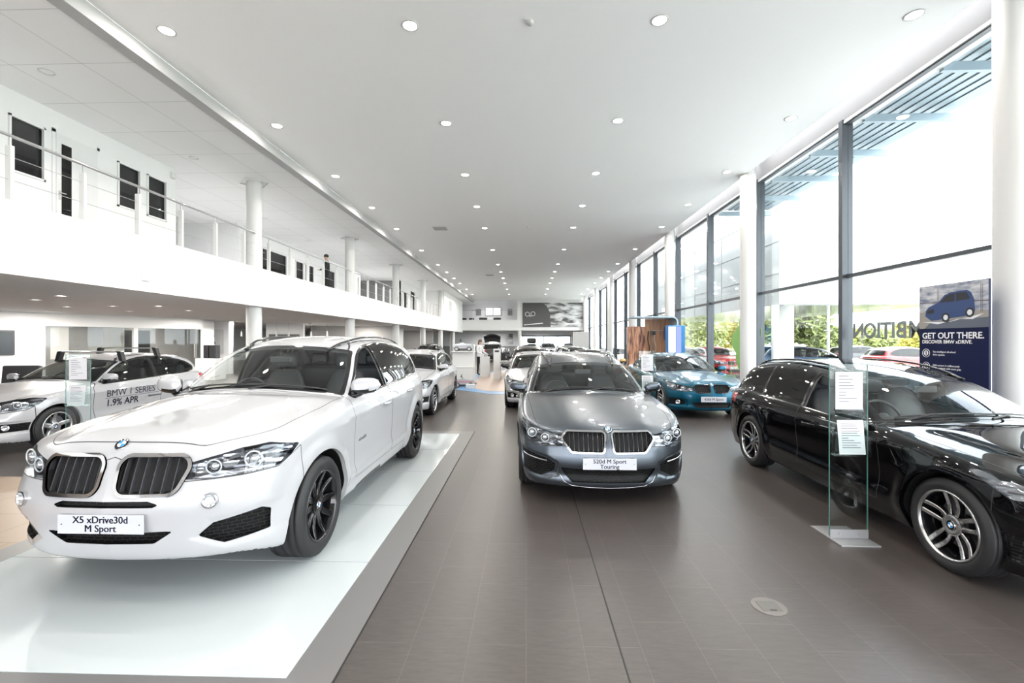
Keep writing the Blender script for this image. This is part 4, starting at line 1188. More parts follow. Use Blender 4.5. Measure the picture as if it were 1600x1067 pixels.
# platform: metal border round back-painted glass tiles flush on the floor
X0, X1, Y0, Y1 = -3.90, -1.165, 2.19, 8.04; T = 1.17; BW = .23
m = MB(); z = .006
for (a, b, c, d) in ((X0-BW, X0, Y0-BW, Y1+BW), (X1, X1+BW, Y0-BW, Y1+BW), (X0, X1, Y0-BW, Y0), (X0, X1, Y1, Y1+BW)):
    m.box(a, b, c, d, 0.001, z)
plat = m.build('display_platform', BORDER)
tag(plat, 'white glass tiled display platform with grey border under the large white car', 'platform')
m = MB(); m.box(X1+BW, X1+BW+.006, Y0-BW, Y1+BW, .001, .0065); m.box(X0, X1, Y0, Y1, .0005, .002); m.build('joint', JOINT, plat)
nt_ = 5
for j in range(nt_):
    m = MB(); m.box(X0+.003, X1-.003, Y0+T*j+.004, Y0+T*(j+1)-.004, .002, .007); m.build('glass_tile', GLASSW, plat)
m = MB(); m.cyl((1.505, 2.885, 0), .10, .004, 40); fb = m.build('floor_socket_box', principled('socket_metal', (.17, .155, .145), .45, .4))
tag(fb, 'round metal floor socket cover set in the brown tiles', 'floor box')
m = MB(); m.box(1.445, 1.565, 2.83, 2.94, .004, .006, .001); m.build('lid', principled('socket_lid', (.13, .12, .11), .4, .5), fb)
m = MB(); m.box(1.49, 1.53, 2.832, 2.846, .006, .0075); m.build('handle', DARK, fb)

# ------------------------------------------------------------------ ceilings and mezzanine
ZC = 6.35
m = MB(); m.box(-6.07, 6.22, -6, 53.5, ZC, ZC+.3); tag(m.build('ceiling', CEIL), kind='structure')
m = MB(); m.box(-24, -6.30, -6, 60, 6.14, 6.3); tag(m.build('ceiling_mezzanine', GRID), kind='structure')
m = MB(); m.box(-6.30, -6.07, -6, 53.5, 6.12, 6.349); tag(m.build('trim_2', principled('edge_paint', (.42, .42, .42), .7)), kind='structure')
m = MB(); m.box(6.22, 7.0, -6, 53.5, 6.9, 7.1); tag(m.build('ceiling_cavity', CEIL), kind='structure')
m = MB(); m.box(6.72, 6.95, -6, 53.5, 6.26, 7.0); tag(m.build('wall_right', principled('bulkhead', (.30, .295, .29), .7)), kind='structure')
m = MB(); m.box(-7.9, -7.38, -6, 53.2, 2.60, 3.66); tag(m.build('trim_3', FASCIA), kind='structure')   # balcony edge
m = MB(); m.box(-24, -7.9, -6, 60, 2.60, 3.50); tag(m.build('floor_mezzanine', principled('soffit_white', (.88, .88, .88), .7)), kind='structure')
m = MB(); m.box(-24, 7, 53.0, 58, 6.9, 7.1); tag(m.build('ceiling_balcony', CEIL), kind='structure')
# back wall: artwork bay, balcony, lower opening
m = MB()
m.box(-1.0, 7.0, 53, 53.4, 2.82, 6.8)
m.box(-9.3, -1.0, 53, 53.3, 2.82, 4.05)
m.box(-9.3, -1.0, 53, 53.3, 6.30, 6.8)
bw_ = tag(m.build('wall_back', WHITE), kind='structure')
m = MB(); m.box(-9.6, 7, 53.3, 60, 2.85, 3.4); tag(m.build('ceiling_rear', SOFFIT), kind='structure')
m = MB(); m.box(-24, -.6, 57, 57.3, 0, 6.9); tag(m.build('wall_rear_room', WHITE), kind='structure')
m = MB(); m.box(-24, -.6, 56.94, 57, 0, .95); tag(m.build('baseboard_back', GREYM), kind='structure')
m = MB(); m.box(-.6, 7, 57, 57.3, 2.2, 6.9); m.box(5.6, 7, 57, 57.3, 0, 2.3); tag(m.build('wall_rear_head', SOFFIT), kind='structure')
m = MB()
for x in (-.5, 2.2, 3.9, 5.5): m.box(x-.06, x+.06, 56.9, 57.05, 0, 2.3)
m.box(-.5, 5.5, 56.9, 57.05, 2.12, 2.3)
w_ = tag(m.build('window_rear', FRAME), kind='structure')
m = MB(); m.box(-.5, 5.5, 57.0, 57.01, 0, 2.15); m.build('pane', PANE, w_)
m = MB(); m.box(-24.3, -24, -6, 60, 0, 6.9); tag(m.build('wall_far_left', WHITE), kind='structure')
m = MB(); m.box(-24, -11, -6.3, -6, 0, 6.9); tag(m.build('wall_front', WHITE), kind='structure')
# glazed front behind the viewer
m = MB()
for x in np.arange(-11, 6.8, 2.95): m.box(x-.05, x+.05, -6.2, -6.0, 0, 6.5)
m.box(-11, 6.8, -6.2, -6, 3.0, 3.1); m.box(-11, 6.8, -6.2, -6, 6.3, 6.9)
tag(m.build('window_front', FRAME), kind='structure')

m = MB(); m.box(-11, 6.8, -6.35, -6.21, 3.1, 6.9); tag(m.build('wall_sky_blocker', WHITE), kind='structure')  # unseen, added to keep sky light off the cars and floor
# upper rooms
XR = -9.2
m = MB(); wins = [(-2, 6.9), (7.2, 7.62), (7.85, 8.47), (10.02, 10.64), (10.82, 11.43)]; zb_, zt_ = 4.68, 5.70
m.box(XR-.12, XR, -6, 11.75, 3.5, zb_); m.box(XR-.12, XR, -6, 11.75, zt_, 6.14)
ed = [-6]+[v for w2 in wins for v in w2]+[11.75]
for a, b in zip(ed[0::2], ed[1::2]):
    if b > a: m.box(XR-.12, XR, a, b, zb_, zt_)
tag(m.build('wall_mezzanine', WHITE), kind='structure')
m = MB(); m.box(-16, XR-.12, 11.6, 11.75, 3.5, 6.14); tag(m.build('wall_mezzanine_end', WHITE), kind='structure')
m = MB(); m.box(-13, -12.9, -6, 11.6, 3.5, 6.14); tag(m.build('wall_mezzanine_inner', GREYM), kind='structure')
for i, (a, b) in enumerate(wins[1:]):
    m = MB(); f = .035
    for (c, d, e, g) in ((a, b, zb_, zb_+f), (a, b, zt_-f, zt_), (a, a+f, zb_, zt_), (b-f, b, zb_, zt_)): m.box(XR-.02, XR+.03, c, d, e, g)
    w_ = tag(m.build('window_%d' % (i+1), WHITE), kind='structure')
    m = MB(); m.box(XR-.06, XR-.05, a, b, zb_, zt_); m.build('pane', glassy('dim_pane', (.22, .23, .23), 1.3), w_)
m = MB(); m.box(XR, XR+.035, 8.66, 9.52, 3.5, 5.72, .005); dr = tag(m.build('door_1', principled('door_white', (.66, .66, .66), .4)), kind='structure')
m = MB(); m.box(XR+.03, XR+.04, 8.76, 8.95, 3.75, 5.53); m.build('door_glass', PANED, dr)
m = MB(); m.box(XR+.028, XR+.037, 8.755, 8.955, 3.745, 5.535); m.build('vision_panel', DARK, dr)
m = MB(); m.tube([(XR+.03, 8.72, 4.55), (XR+.08, 8.72, 4.55), (XR+.085, 8.80, 4.55)], .011, 8); m.box(XR+.033, XR+.042, 8.70, 8.74, 4.42, 4.60); m.build('door_handle', STEEL, dr)
m = MB()
for (a, b, c, d) in ((8.60, 8.66, 3.5, 5.78), (9.52, 9.58, 3.5, 5.78), (8.60, 9.58, 5.72, 5.79)): m.box(XR, XR+.02, a, b, c, d)
m.build('door_frame', WHITE, dr)
m = MB(); m.box(XR, XR+.06, 11.55, 11.68, 5.86, 6.02, .01); tag(m.build('wall_speaker', COLW), 'small white box high on the corner of the upper room wall', 'sensor')
# further upper rooms (grey, with windows)
def wall_y(name, x, y0, y1, z0, z1, mat, holes=()):
    m = MB(); ys = sorted(holes)
    cur = y0
    for (a, b, c, d) in ys:
        m.box(x-.1, x, cur, a, z0, z1); m.box(x-.1, x, a, b, z0, c); m.box(x-.1, x, a, b, d, z1); cur = b
    m.box(x-.1, x, cur, y1, z0, z1)
    return tag(m.build(name, mat), kind='structure')
wall_y('wall_mezzanine_far', -11, 17.2, 30, 3.5, 6.14, WHITE, [(18.7, 20.7, 3.9, 5.55), (21.5, 22.3, 3.9, 5.5), (22.4, 23.4, 3.9, 5.5), (24.3, 25.0, 3.9, 5.6), (25.1, 26.0, 3.9, 5.6)])
m = MB(); m.box(-16, -15.9, 11.7, 34, 3.5, 6.14); tag(m.build('wall_mezzanine_deep', GREYM), kind='structure')
m = MB(); m.box(-16, -11, 30, 30.1, 3.5, 6.14); tag(m.build('wall_mezzanine_cross', SOFFIT), kind='structure')
m = MB(); m.box(-16, -11.0, 17.1, 17.2, 3.5, 6.14); tag(m.build('wall_mezzanine_side', SOFFIT), kind='structure')
for i, (a, b, c, d) in enumerate([(18.7, 20.7, 3.9, 5.55), (21.5, 22.3, 3.9, 5.5), (22.4, 23.4, 3.9, 5.5), (24.3, 25.0, 3.9, 5.6), (25.1, 26.0, 3.9, 5.6)]):
    m = MB(); f = .05
    for (e, g, h_, k_) in ((a, b, c, c+f), (a, b, d-f, d), (a, a+f, c, d), (b-f, b, c, d)): m.box(-11.02, -10.97, e, g, h_, k_)
    w_ = tag(m.build('window_%d' % (i+6), WHITE), kind='structure')
    m = MB(); m.box(-11.06, -11.05, a, b, c, d); m.build('pane', PANED, w_)
wall_y('wall_mezzanine_third', -9.4, 34, 41, 3.5, 6.14, WHITE, [(35.0, 36.0, 3.8, 5.4), (37.0, 38.6, 3.8, 5.7)])
m = MB(); m.box(-16, -9.4, 34, 34.1, 3.5, 6.14); m.box(-16, -15.9, 34, 41, 3.5, 6.14); tag(m.build('wall_mezzanine_fourth', GREYM), kind='structure')
# solid end block of the mezzanine with two slit windows
m = MB(); m.box(-7.55, -7.40, 41.3, 53, 3.66, 6.14); m.box(-9.4, -7.4, 41.2, 41.35, 3.5, 6.14); tag(m.build('wall_left', FASCIA), kind='structure')
for i, (a, b) in enumerate(((43.8, 44.5), (44.8, 45.5))):
    m = MB(); m.box(-7.40, -7.385, a, b, 4.55, 5.5); tag(m.build('window_%d' % (i+11), principled('frosted_slit', (.5, .5, .5), .3)), kind='structure')

# ------------------------------------------------------------------ columns
for i in range(7):
    y = 6.1+7.1*i; m = MB(); m.cyl((6.3, y, 0), .205, 6.9, 40); m.lathe([(0, .225), (.1, .225), (.1, .205)], 40, 'z', (6.3, y, 0))
    tag(m.build('column', COLW), kind='structure')
for i in range(6):
    y = 12.76+7.08*i; m = MB(); m.cyl((-7.72, y, 0), .20, 6.14, 36)
    m.lathe([(0, .42), (.03, .42)], 4, 'z', (-7.72, y, 6.11)); tag(m.build('column', COLW), kind='structure')
for x in (-8.7, -.75): m = MB(); m.cyl((x, 53.1, 0), .2, 2.85, 24); tag(m.build('column', COLW), kind='structure')
# ------------------------------------------------------------------ right glazing, one window per bay
XG = 6.75; ym = [-5.0+.5]+[2.77+3.55*k for k in range(-2, 15)]
ym = [2.77+3.55*k for k in range(-2, 15)]
for i, (a, b) in enumerate(zip(ym[:-1], ym[1:])):
    m = MB(); m.box(XG-.12, XG+.10, a-.06, a+.06, 0, 6.28); m.box(XG-.05, XG+.05, a+.06, b-.06, 2.965, 3.035)
    m.box(XG-.05, XG+.05, a+.06, b-.06, 0, .10); m.box(XG-.05, XG+.05, a+.06, b-.06, 6.18, 6.28)
    if i == len(ym)-2: m.box(XG-.12, XG+.10, b-.06, b+.06, 0, 6.28)
    w_ = tag(m.build('window_%d' % (i+13), FRAME), kind='structure')
    m = MB(); m.box(XG-.006, XG+.006, a+.06, b-.06, .10, 2.965); m.build('pane', PANE, w_)
    m = MB(); m.box(XG-.006, XG+.006, a+.06, b-.06, 3.035, 6.18); m.build('pane', PANE, w_)
m = MB(); m.box(6.66, 6.95, -6, 53.5, 6.20, 6.26); tag(m.build('trim_4', SOFFIT), kind='structure')
m = MB(); m.box(6.6, 6.95, 52.6, 57.3, 0, 6.9); tag(m.build('wall_right_end', WHITE), kind='structure')

# ------------------------------------------------------------------ balustrade
rail = empty('balustrade', (-7.6, 12, 3.66), label='long steel handrail on white posts along the mezzanine edge', cat='railing')
def B(dx): return dx
m = MB(); m.tube([(0, -12.0-6, 1.01), (0, 29.0, 1.01)], .024, 10); m.build('handrail', STEEL, rail)
for zz_ in (.36, .70): m = MB(); m.tube([(0, -18, zz_), (0, 29.0, zz_)], .0045, 6); m.build('wire', STEEL, rail)
yp = 6.49-1.11*4
while yp < 41:
    m = MB(); m.box(-.045, .045, yp-12-.028, yp-12+.028, -.12, .86, .006); p_ = m.build('post', COLW, rail)
    m = MB(); m.cyl((0, yp-12, .86), .012, .14, 8); m.build('bracket', STEEL, p_)
    yp += 1.115 if yp < 11.5 else 1.21
rail = empty('balustrade', (-4.5, 53.0, 4.05), label='thin rail with wire infill on the balcony across the back wall', cat='railing')
m = MB(); m.tube([(-3.5, .1, 1.15), (3.45, .1, 1.15)], .03, 8); m.build('handrail', STEEL, rail)
for x in (-3.5, -1.75, 0, 1.75, 3.45): m = MB(); m.tube([(x, .1, 0), (x, .1, 1.15)], .025, 8); m.build('post', STEEL, rail)

# ------------------------------------------------------------------ downlights
E_DL = 27
ORD = ['first', 'second', 'third', 'fourth', 'fifth', 'sixth', 'seventh', 'eighth', 'ninth', 'tenth', 'eleventh', 'twelfth', 'thirteenth']
def downlight(name, x, y, z, r, label, group, energy, glow, col=(1, .95, .88), lit=True):
    t = empty(name, (x, y, z), label=label, cat='ceiling light', group=group)
    m = MB(); m.lathe([(.002, r*1.12), (-.008, r*1.12), (-.010, r*.92), (.0, r*.86)], 28, 'z'); m.build('ring', COLW, t)
    m = MB(); m.lathe([(.002, r*.9), (.06, r*.6), (.07, .001)] if not lit else [(-.002, r*.88), (-.002, .001)], 28, 'z'); m.build('diffuser', glow, t, fix=False)
    if energy:
        l = bpy.data.lights.new('lamp', 'AREA'); l.shape = 'DISK'; l.size = r*1.6; l.energy = energy; l.color = col
        o = bpy.data.objects.new('lamp', l); COL.objects.link(o); o.parent = t; o.location = (0, 0, -.02)
    return t
rows = [(-5.45, 'row nearest the mezzanine'), (-1.73, 'second row from the mezzanine'), (1.96, 'second row from the windows'), (5.6, 'row nearest the tall windows')]
YL = [6.78, 9.85, 12.93, 16.02, 19.1, 23.7, 28.2, 31.3, 34.4, 37.5, 41.8, 46.5]
for x, nm in rows:
    for k, y in enumerate(YL):
        downlight('ceiling_downlight', x, y, ZC, .115, 'bright recessed downlight, %s from the front, %s' % (ORD[k], nm), 'downlights in the main ceiling', E_DL if k < 8 else E_DL*2.2, LAMP)
    for y in (3.7, .6, -2.5):
        l = bpy.data.lights.new('lamp', 'AREA'); l.shape = 'DISK'; l.size = .2; l.energy = E_DL; l.color = (1, .95, .88)
        o = bpy.data.objects.new('lamp', l); COL.objects.link(o); o.location = (x, y, ZC-.03)
lowl = [(-9.86, 9.41, 1), (-10.09, 12.27, 1), (-11.38, 10.27, 0), (-12.85, 12.43, 0), (-11.36, 12.24, 0), (-12.8, 14.38, 0), (-15.2, 14.2, 0), (-10.65, 14.13, 0), (-12.96, 16.59, 0),
        (-10.2, 18.0, 0), (-13.5, 19.0, 0), (-11.0, 21.5, 0), (-14.5, 22.5, 0), (-9.6, 24, 0), (-12.4, 26, 0), (-10.5, 29, 0), (-13, 31, 0), (-9.6, 34, 0), (-12, 37, 0), (-10, 41, 0)]
pl_ = ['over the white hatchback by the desk', 'above the left end of the glazed office', 'in front of the glazed office']
for k, (x, y, br_) in enumerate(lowl):
    lab_ = ('brighter ' if br_ else 'dim ')+'round downlight under the mezzanine, number %s counting inwards from the front' % ORD[k % 13]
    if k >= 13: lab_ = 'small round downlight deep under the mezzanine, %s from the front' % ORD[k-13]
    downlight('soffit_downlight', x, y, 2.60, .10, lab_, 'downlights under the mezzanine', 60, LAMPW if not br_ else LAMP)
upl = [(-8.0, 7.4), (-8.15, 11.0), (-8.6, 14.2), (-9.6, 16.5), (-9.8, 20.3), (-8.9, 23.0), (-9.9, 27.0), (-8.9, 31.5)]
for k, (x, y) in enumerate(upl):
    downlight('mezzanine_downlight', x, y, 6.14, .10, 'unlit chrome downlight in the tiled mezzanine ceiling, %s from the front' % ORD[k], 'downlights in the mezzanine ceiling', 0, STEEL, lit=False)
for (x, y) in ((-10.5, 14.5), (-13, 20), (-13, 25), (-11, 9), (-11, 5), (-12, 37), (-10.5, 31), (-8.4, 22), (-4.5, 55)):
    l = bpy.data.lights.new('lamp', 'AREA'); l.size = 1.2; l.energy = 38 if x > -12 else 18; o = bpy.data.objects.new('lamp', l); COL.objects.link(o); o.location = (x, y, 6.05)
for (x, y) in ((-4.5, 55), (2, 55), (-10, 50), (-16, 30), (-20, 20)):
    l = bpy.data.lights.new('lamp', 'AREA'); l.size = 1.0; l.energy = 60; o = bpy.data.objects.new('lamp', l); COL.objects.link(o); o.location = (x, y, 2.55)
# smoke detectors, vents
for (x, y, lb) in ((.06, 6.75, 'round white smoke detector on the ceiling between the nearest downlights'), (.1, 18.9, 'small smoke detector further back on the main ceiling')):
    m = MB(); m.lathe([(0, .055), (-.02, .055), (-.045, .04), (-.05, .001)], 24, 'z', (x, y, ZC)); t = tag(m.build('smoke_detector', COLW), lb, 'smoke detector')
for (x, y, lb) in ((-3.6, 19.1, 'grey square air grille in the main ceiling'), (-2.6, 32.8, 'far small air grille in the main ceiling')):
    m = MB(); m.box(x-.3, x+.3, y-.3, y+.3, ZC-.006, ZC); t = tag(m.build('ceiling_vent', SOFFIT), lb, 'air vent')
    m = MB()
    for i in range(7): m.box(x-.26, x+.26, y-.25+i*.075, y-.21+i*.075, ZC-.012, ZC-.006)
    m.build('louvre', principled('vent_grey', (.4, .4, .4), .6), t)
m = MB(); m.box(-7.38, -7.33, 8.55, 8.73, 2.80, 2.98, .012); t = tag(m.build('emergency_light', COLW), 'small white box light on the front of the mezzanine edge', 'emergency light')
m = MB(); m.lathe([(0, .07), (-.03, .07), (-.09, .06), (-.12, .001)], 20, 'z', (-14.5, 19.5, 6.14)); tag(m.build('dome_camera', DARK), 'black dome camera under the tiled mezzanine ceiling', 'security camera')

# ------------------------------------------------------------------ people
def person(name, loc, rz, joints, radii, edges, label, parts):
    root = empty(name, loc, rz, label=label, cat='person')
    me = bpy.data.meshes.new('body'); me.from_pydata(joints, edges, [])
    o = bpy.data.objects.new('body', me); COL.objects.link(o)
    sk = o.modifiers.new('s', 'SKIN'); ss_ = o.modifiers.new('d', 'SUBSURF'); ss_.levels = 2; ss_.render_levels = 2
    for v, r in zip(me.skin_vertices[0].data, radii): v.radius = (r, r) if not isinstance(r, tuple) else r
    me.skin_vertices[0].data[0].use_root = True
    dg = bpy.context.evaluated_depsgraph_get(); dg.update()
    me2 = bpy.data.meshes.new_from_object(o.evaluated_get(dg)); bpy.data.objects.remove(o)
    me2.name = 'body'; me2.polygons.foreach_set('use_smooth', [True]*len(me2.polygons))
    me2.materials.clear()
    for m_ in parts: me2.materials.append(m_[0])
    for p in me2.polygons:
        c = p.center
        for i, (_, test) in enumerate(parts):
            if test(c): p.material_index = i; break
    return root, link('body', me2, root)
SKIN = principled('skin', (.50, .32, .24), .5); SUIT = principled('dark_suit', (.012, .012, .014), .8); HAIR = principled('dark_hair', (.02, .015, .012), .7)
WTOP = principled('white_top', (.70, .70, .70), .8); HAIRF = principled('brown_hair', (.12, .08, .06), .7)
def make_person(name, loc, rz, label, top, legs, hair, armpose, hh=1.0, long_hair=False):
    J = [(0, 0, .95), (0, 0, 1.12), (0, -.01, 1.30), (0, -.02, 1.44), (0, -.03, 1.53), (0, -.05, 1.60), (0, -.07, 1.68),
         (.09, 0, .90), (.10, -.02, .50), (.10, .02, .09), (.10, -.12, .05),
         (-.09, 0, .90), (-.10, .02, .50), (-.10, .04, .09), (-.10, -.10, .05),
         (.18, 0, 1.40), armpose[0], armpose[1], (-.18, 0, 1.40), armpose[2], armpose[3]]
    R_ = [(.15, .11), (.135, .10), (.16, .11), (.10, .08), .052, .075, .085, .085, .06, .042, .035, .085, .06, .042, .035, .062, .045, .034, .062, .045, .034]
    E = [(0, 1), (1, 2), (2, 3), (3, 4), (4, 5), (5, 6), (0, 7), (7, 8), (8, 9), (9, 10), (0, 11), (11, 12), (12, 13), (13, 14), (3, 15), (15, 16), (16, 17), (3, 18), (18, 19), (19, 20)]
    J = [(a*hh, b*hh, c*hh) for a, b, c in J]
    hands = [Vector(armpose[1])*hh, Vector(armpose[3])*hh]
    parts = [(DARK, lambda c: c.z < .09*hh), (SKIN, lambda c: c.z > 1.50*hh or min((c-h).length for h in hands) < .055), (legs, lambda c: c.z < .93*hh and abs(c.x) < .22 and c.y > -.25), (top, lambda c: True)]
    root, body = person(name, loc, rz, J, R_, E, label, parts)
    m = MB(); m.ellipsoid((0, -.045*hh, 1.70*hh), (.088, .10, .085), 16, 10)
    if long_hair: m.ellipsoid((0, .02, 1.60*hh), (.085, .06, .14), 14, 8)
    m.build('hair', hair, root)
    for hi, s_ in zip(hands, (1, -1)):      # fingers
        m = MB()
        for k in range(4):
            b_ = hi+Vector(((k-1.5)*.02, -.01, 0)); ln = (.06, .07, .066, .052)[k]
            m.tube([b_, b_+Vector((0, -ln*.6, -.01)), b_+Vector((0, -ln, -.03))], [.009, .008, .006], 6)
        m.tube([hi+Vector((-s_*.03, 0, 0)), hi+Vector((-s_*.05, -.04, .01))], [.010, .007], 6)
        m.build('hand', SKIN, root)
    return root
make_person('person', (-8.35, 19.0, 3.50), math.radians(-75), 'person in a dark suit looking down while walking along the mezzanine', SUIT, SUIT, HAIR,
            ((.24, -.03, 1.14), (.10, -.30, 1.10), (-.24, -.02, 1.13), (-.12, -.28, 1.12)))
make_person('person', (-2.2, 21.6, 0), math.radians(60), 'person in a white top and dark trousers leaning to a low display table', WTOP, SUIT, HAIRF,
            ((.25, -.06, 1.15), (.16, -.34, 1.05), (-.25, -.06, 1.15), (-.16, -.34, 1.05)), .96, True)

# ------------------------------------------------------------------ glass stands with price sheets
def sheet(name, x, y, z0, w, h, parent, tilt=0.0, lines=7, seed=1):
    m = MB(); m.box(x-w/2, x+w/2, y-.0015, y+.0015, z0, z0+h, rot=Matrix.Rotation(tilt, 3, 'X'))
    o = m.build(name, PAPER, parent)
    rnd = random.Random(seed); m = MB(); R3 = Matrix.Rotation(tilt, 3, 'X'); c = Vector((x, y, z0+h/2))
    for i in range(lines):
        zz_ = z0+h*.88-i*h*.76/lines; ww = w*(.25+.5*rnd.random())
        V = [Vector((x-w*.38, y-.0024, zz_)), Vector((x-w*.38+ww, y-.0024, zz_)), Vector((x-w*.38+ww, y-.0024, zz_+h*.018)), Vector((x-w*.38, y-.0024, zz_+h*.018))]
        m.add([R3 @ (v-c)+c for v in V], [(0, 1, 2, 3)])
    m.build('print', INKG, o, fix=False)
    return o
def glass_stand(loc, rz, label, w=.31, lean=True):
    t = empty('price_stand', loc, rz, label=label, cat='display stand', group='glass price stands beside the cars')
    m = MB(); m.box(-w/2, w/2, -.005, .005, .03, 1.45); m.build('glass_panel', CLEAR, t)
    m = MB(); m.box(-w/2-.001, -w/2+.002, -.0055, .0055, .03, 1.452); m.box(w/2-.002, w/2+.001, -.0055, .0055, .03, 1.452); m.box(-w/2, w/2, -.0055, .0055, 1.449, 1.452); m.build('glass_edge', GEDGE, t)
    m = MB(); m.box(-w/2, w/2, -.15, .25, 0, .012, .002); m.box(-w/2, w/2, -.014, -.005, .012, .085, .002); m.build('base_plate', STEELL, t)
    for sx in (-.08, .08): m = MB(); m.cyl((sx, -.02, .05), .009, .007, 12, 'y'); m.build('bolt', STEEL, t)
    sheet('price_sheet', -.0, -.009, 1.08, .22, .31, t, 0, 9, 3)
    m = MB(); m.box(-.14, .15, -.012, -.009, .70, 1.05); m.box(-.14, .15, -.055, -.052, .70, .90); m.box(-.14, .15, -.052, -.012, .70, .703); m.build('leaflet_holder', CLEAR, t)
    sheet('leaflet', 0.0, -.035, .715, .21, .28, t, -.12, 11, 5)
    return t
glass_stand((2.675, 3.885, 0), 0, 'tall glass price stand on a steel foot beside the black estate car')
glass_stand((-6.55, 6.5, 0), math.radians(14), 'glass price stand in front of the white hatchback with door lettering')
glass_stand((2.28, 8.7, 0), 0, 'glass price stand next to the teal coupe')

# ------------------------------------------------------------------ tall banner by the window
BX = 5.80; yb0, yb1 = 5.92, 6.93; zt = 2.435
m = MB(); m.box(BX, BX+.03, yb0, yb1, .02, zt); NAVY = principled('banner_navy', (.005, .009, .045), .5)
NAVY.node_tree.nodes['Principled BSDF'].inputs['Specular IOR Level'].default_value = .15
ban = m.build('banner', NAVY); tag(ban, 'tall navy advertising banner reading GET OUT THERE with a blue car photo', 'banner')
m = MB(); m.box(BX-.12, BX+.15, yb0, yb1, 0, .03, .004); m.build('foot', STEEL, ban)
def bpt(u, v, off=.002): return (BX-off, yb1-u*(yb1-yb0), v)   # u 0..1 left to right, v height
pic = principled('banner_sky', (.45, .48, .54), .5)
def pic_mat():
    n, l, b = nodes_of(pic); tc = n.new('ShaderNodeTexCoord'); mp = n.new('ShaderNodeMapping'); mp.inputs['Scale'].default_value = (1, 2.0, 6)
    nz = n.new('ShaderNodeTexNoise'); nz.inputs['Scale'].default_value = 2.5; nz.inputs['Detail'].default_value = 6
    r = n.new('ShaderNodeValToRGB'); r.color_ramp.elements[0].color = (.16, .19, .27, 1); r.color_ramp.elements[0].position = .35; r.color_ramp.elements[1].color = (.62, .62, .64, 1); r.color_ramp.elements[1].position = .65
    l.new(tc.outputs['Object'], mp.inputs[0]); l.new(mp.outputs[0], nz.inputs['Vector']); l.new(nz.outputs['Fac'], r.inputs[0]); l.new(r.outputs[0], b.inputs['Base Color'])
pic_mat()
def bpoly(pts, mat, off, name='printed_picture'):
    mb = MB(); V = [bpt(u, v, off) for u, v in pts]; bm = bmesh.new(); vs = [bm.verts.new(p) for p in V]; bm.faces.new(vs); bmesh.ops.triangulate(bm, faces=bm.faces[:])
    bm.verts.index_update(); F = [[v.index for v in f.verts] for f in bm.faces]; bm.free(); mb.add(V, F); return mb, mat
zb = 1.82
def bobj(items, name, parent):
    mb = MB(); mats_ = []
    for pts, mat, off in items:
        if mat not in mats_: mats_.append(mat)
        k, _ = bpoly(pts, mat, off); mb.add(k.V, k.F, False, mats_.index(mat))
    return mb.build(name, mats_, parent, fix=False)
WATER = principled('picture_water', (.10, .115, .15), .5); SAND = principled('picture_road', (.30, .28, .25), .5); BRI = principled('picture_bridge', (.12, .10, .11), .5)
CARB = principled('picture_car_blue', (.018, .05, .16), .4); CARD = principled('picture_dark', (.01, .012, .02), .4); SPL = principled('picture_spray', (.7, .72, .76), .5)
items = [([(0, zb), (1, zb), (1, zt), (0, zt)], pic, .0012), ([(0, zb), (1, zb), (1, zb+.22), (0, zb+.24)], SAND, .0016), ([(.08, zb), (1, zb), (1, zb+.13), (.2, zb+.10)], WATER, .0020),
         ([(0, zb+.37), (1, zb+.33), (1, zb+.345), (0, zb+.383)], BRI, .0020)]
for u in (.29, .31, .90, .92): items.append(([(u, zb+.2), (u+.008, zb+.2), (u+.008, zt-.06), (u, zt-.06)], BRI, .0020))
cz = zb+.06
items += [([(.10, cz+.12), (.11, cz+.20), (.16, cz+.25), (.30, cz+.30), (.40, cz+.40), (.50, cz+.43), (.72, cz+.44), (.78, cz+.40), (.82, cz+.30), (.83, cz+.16), (.78, cz+.10), (.2, cz+.05)], CARB, .0026),
          ([(.33, cz+.30), (.42, cz+.385), (.50, cz+.41), (.55, cz+.41), (.55, cz+.30)], CARD, .0032), ([(.57, cz+.30), (.57, cz+.41), (.71, cz+.415), (.77, cz+.32)], CARD, .0032),
          ([(.13, cz+.15), (.13, cz+.20), (.24, cz+.22), (.24, cz+.16)], CARD, .0032), ([(.05, cz+.04), (.3, cz+.0), (.6, cz+.06), (.8, cz+.05), (.95, cz+.12), (.8, cz+.09), (.5, cz+.03)], SPL, .0034)]
for (uu, vv) in ((.42, cz+.09), (.76, cz+.14)):
    items.append(([(uu+.062*math.cos(a), vv+.065*math.sin(a)) for a in np.linspace(0, 2*PI, 18, endpoint=False)], CARD, .0038))
    items.append(([(uu+.035*math.cos(a), vv+.038*math.sin(a)) for a in np.linspace(0, 2*PI, 14, endpoint=False)], SPL, .0044))
bobj(items, 'printed_picture', ban)
LET = principled('banner_white', (.85, .85, .87), .5)
def btext(s, u, v, size, **kw):
    place_text('lettering', s, size, LET, ban, frame_matrix(bpt(u, v, .003), (0, -1, 0), (0, 0, 1)), align='LEFT', **kw)
btext('GET OUT THERE.', .05, 1.715, .118, bold=.0022); btext('DISCOVER BMW xDRIVE.', .05, 1.63, .068, bold=.001)
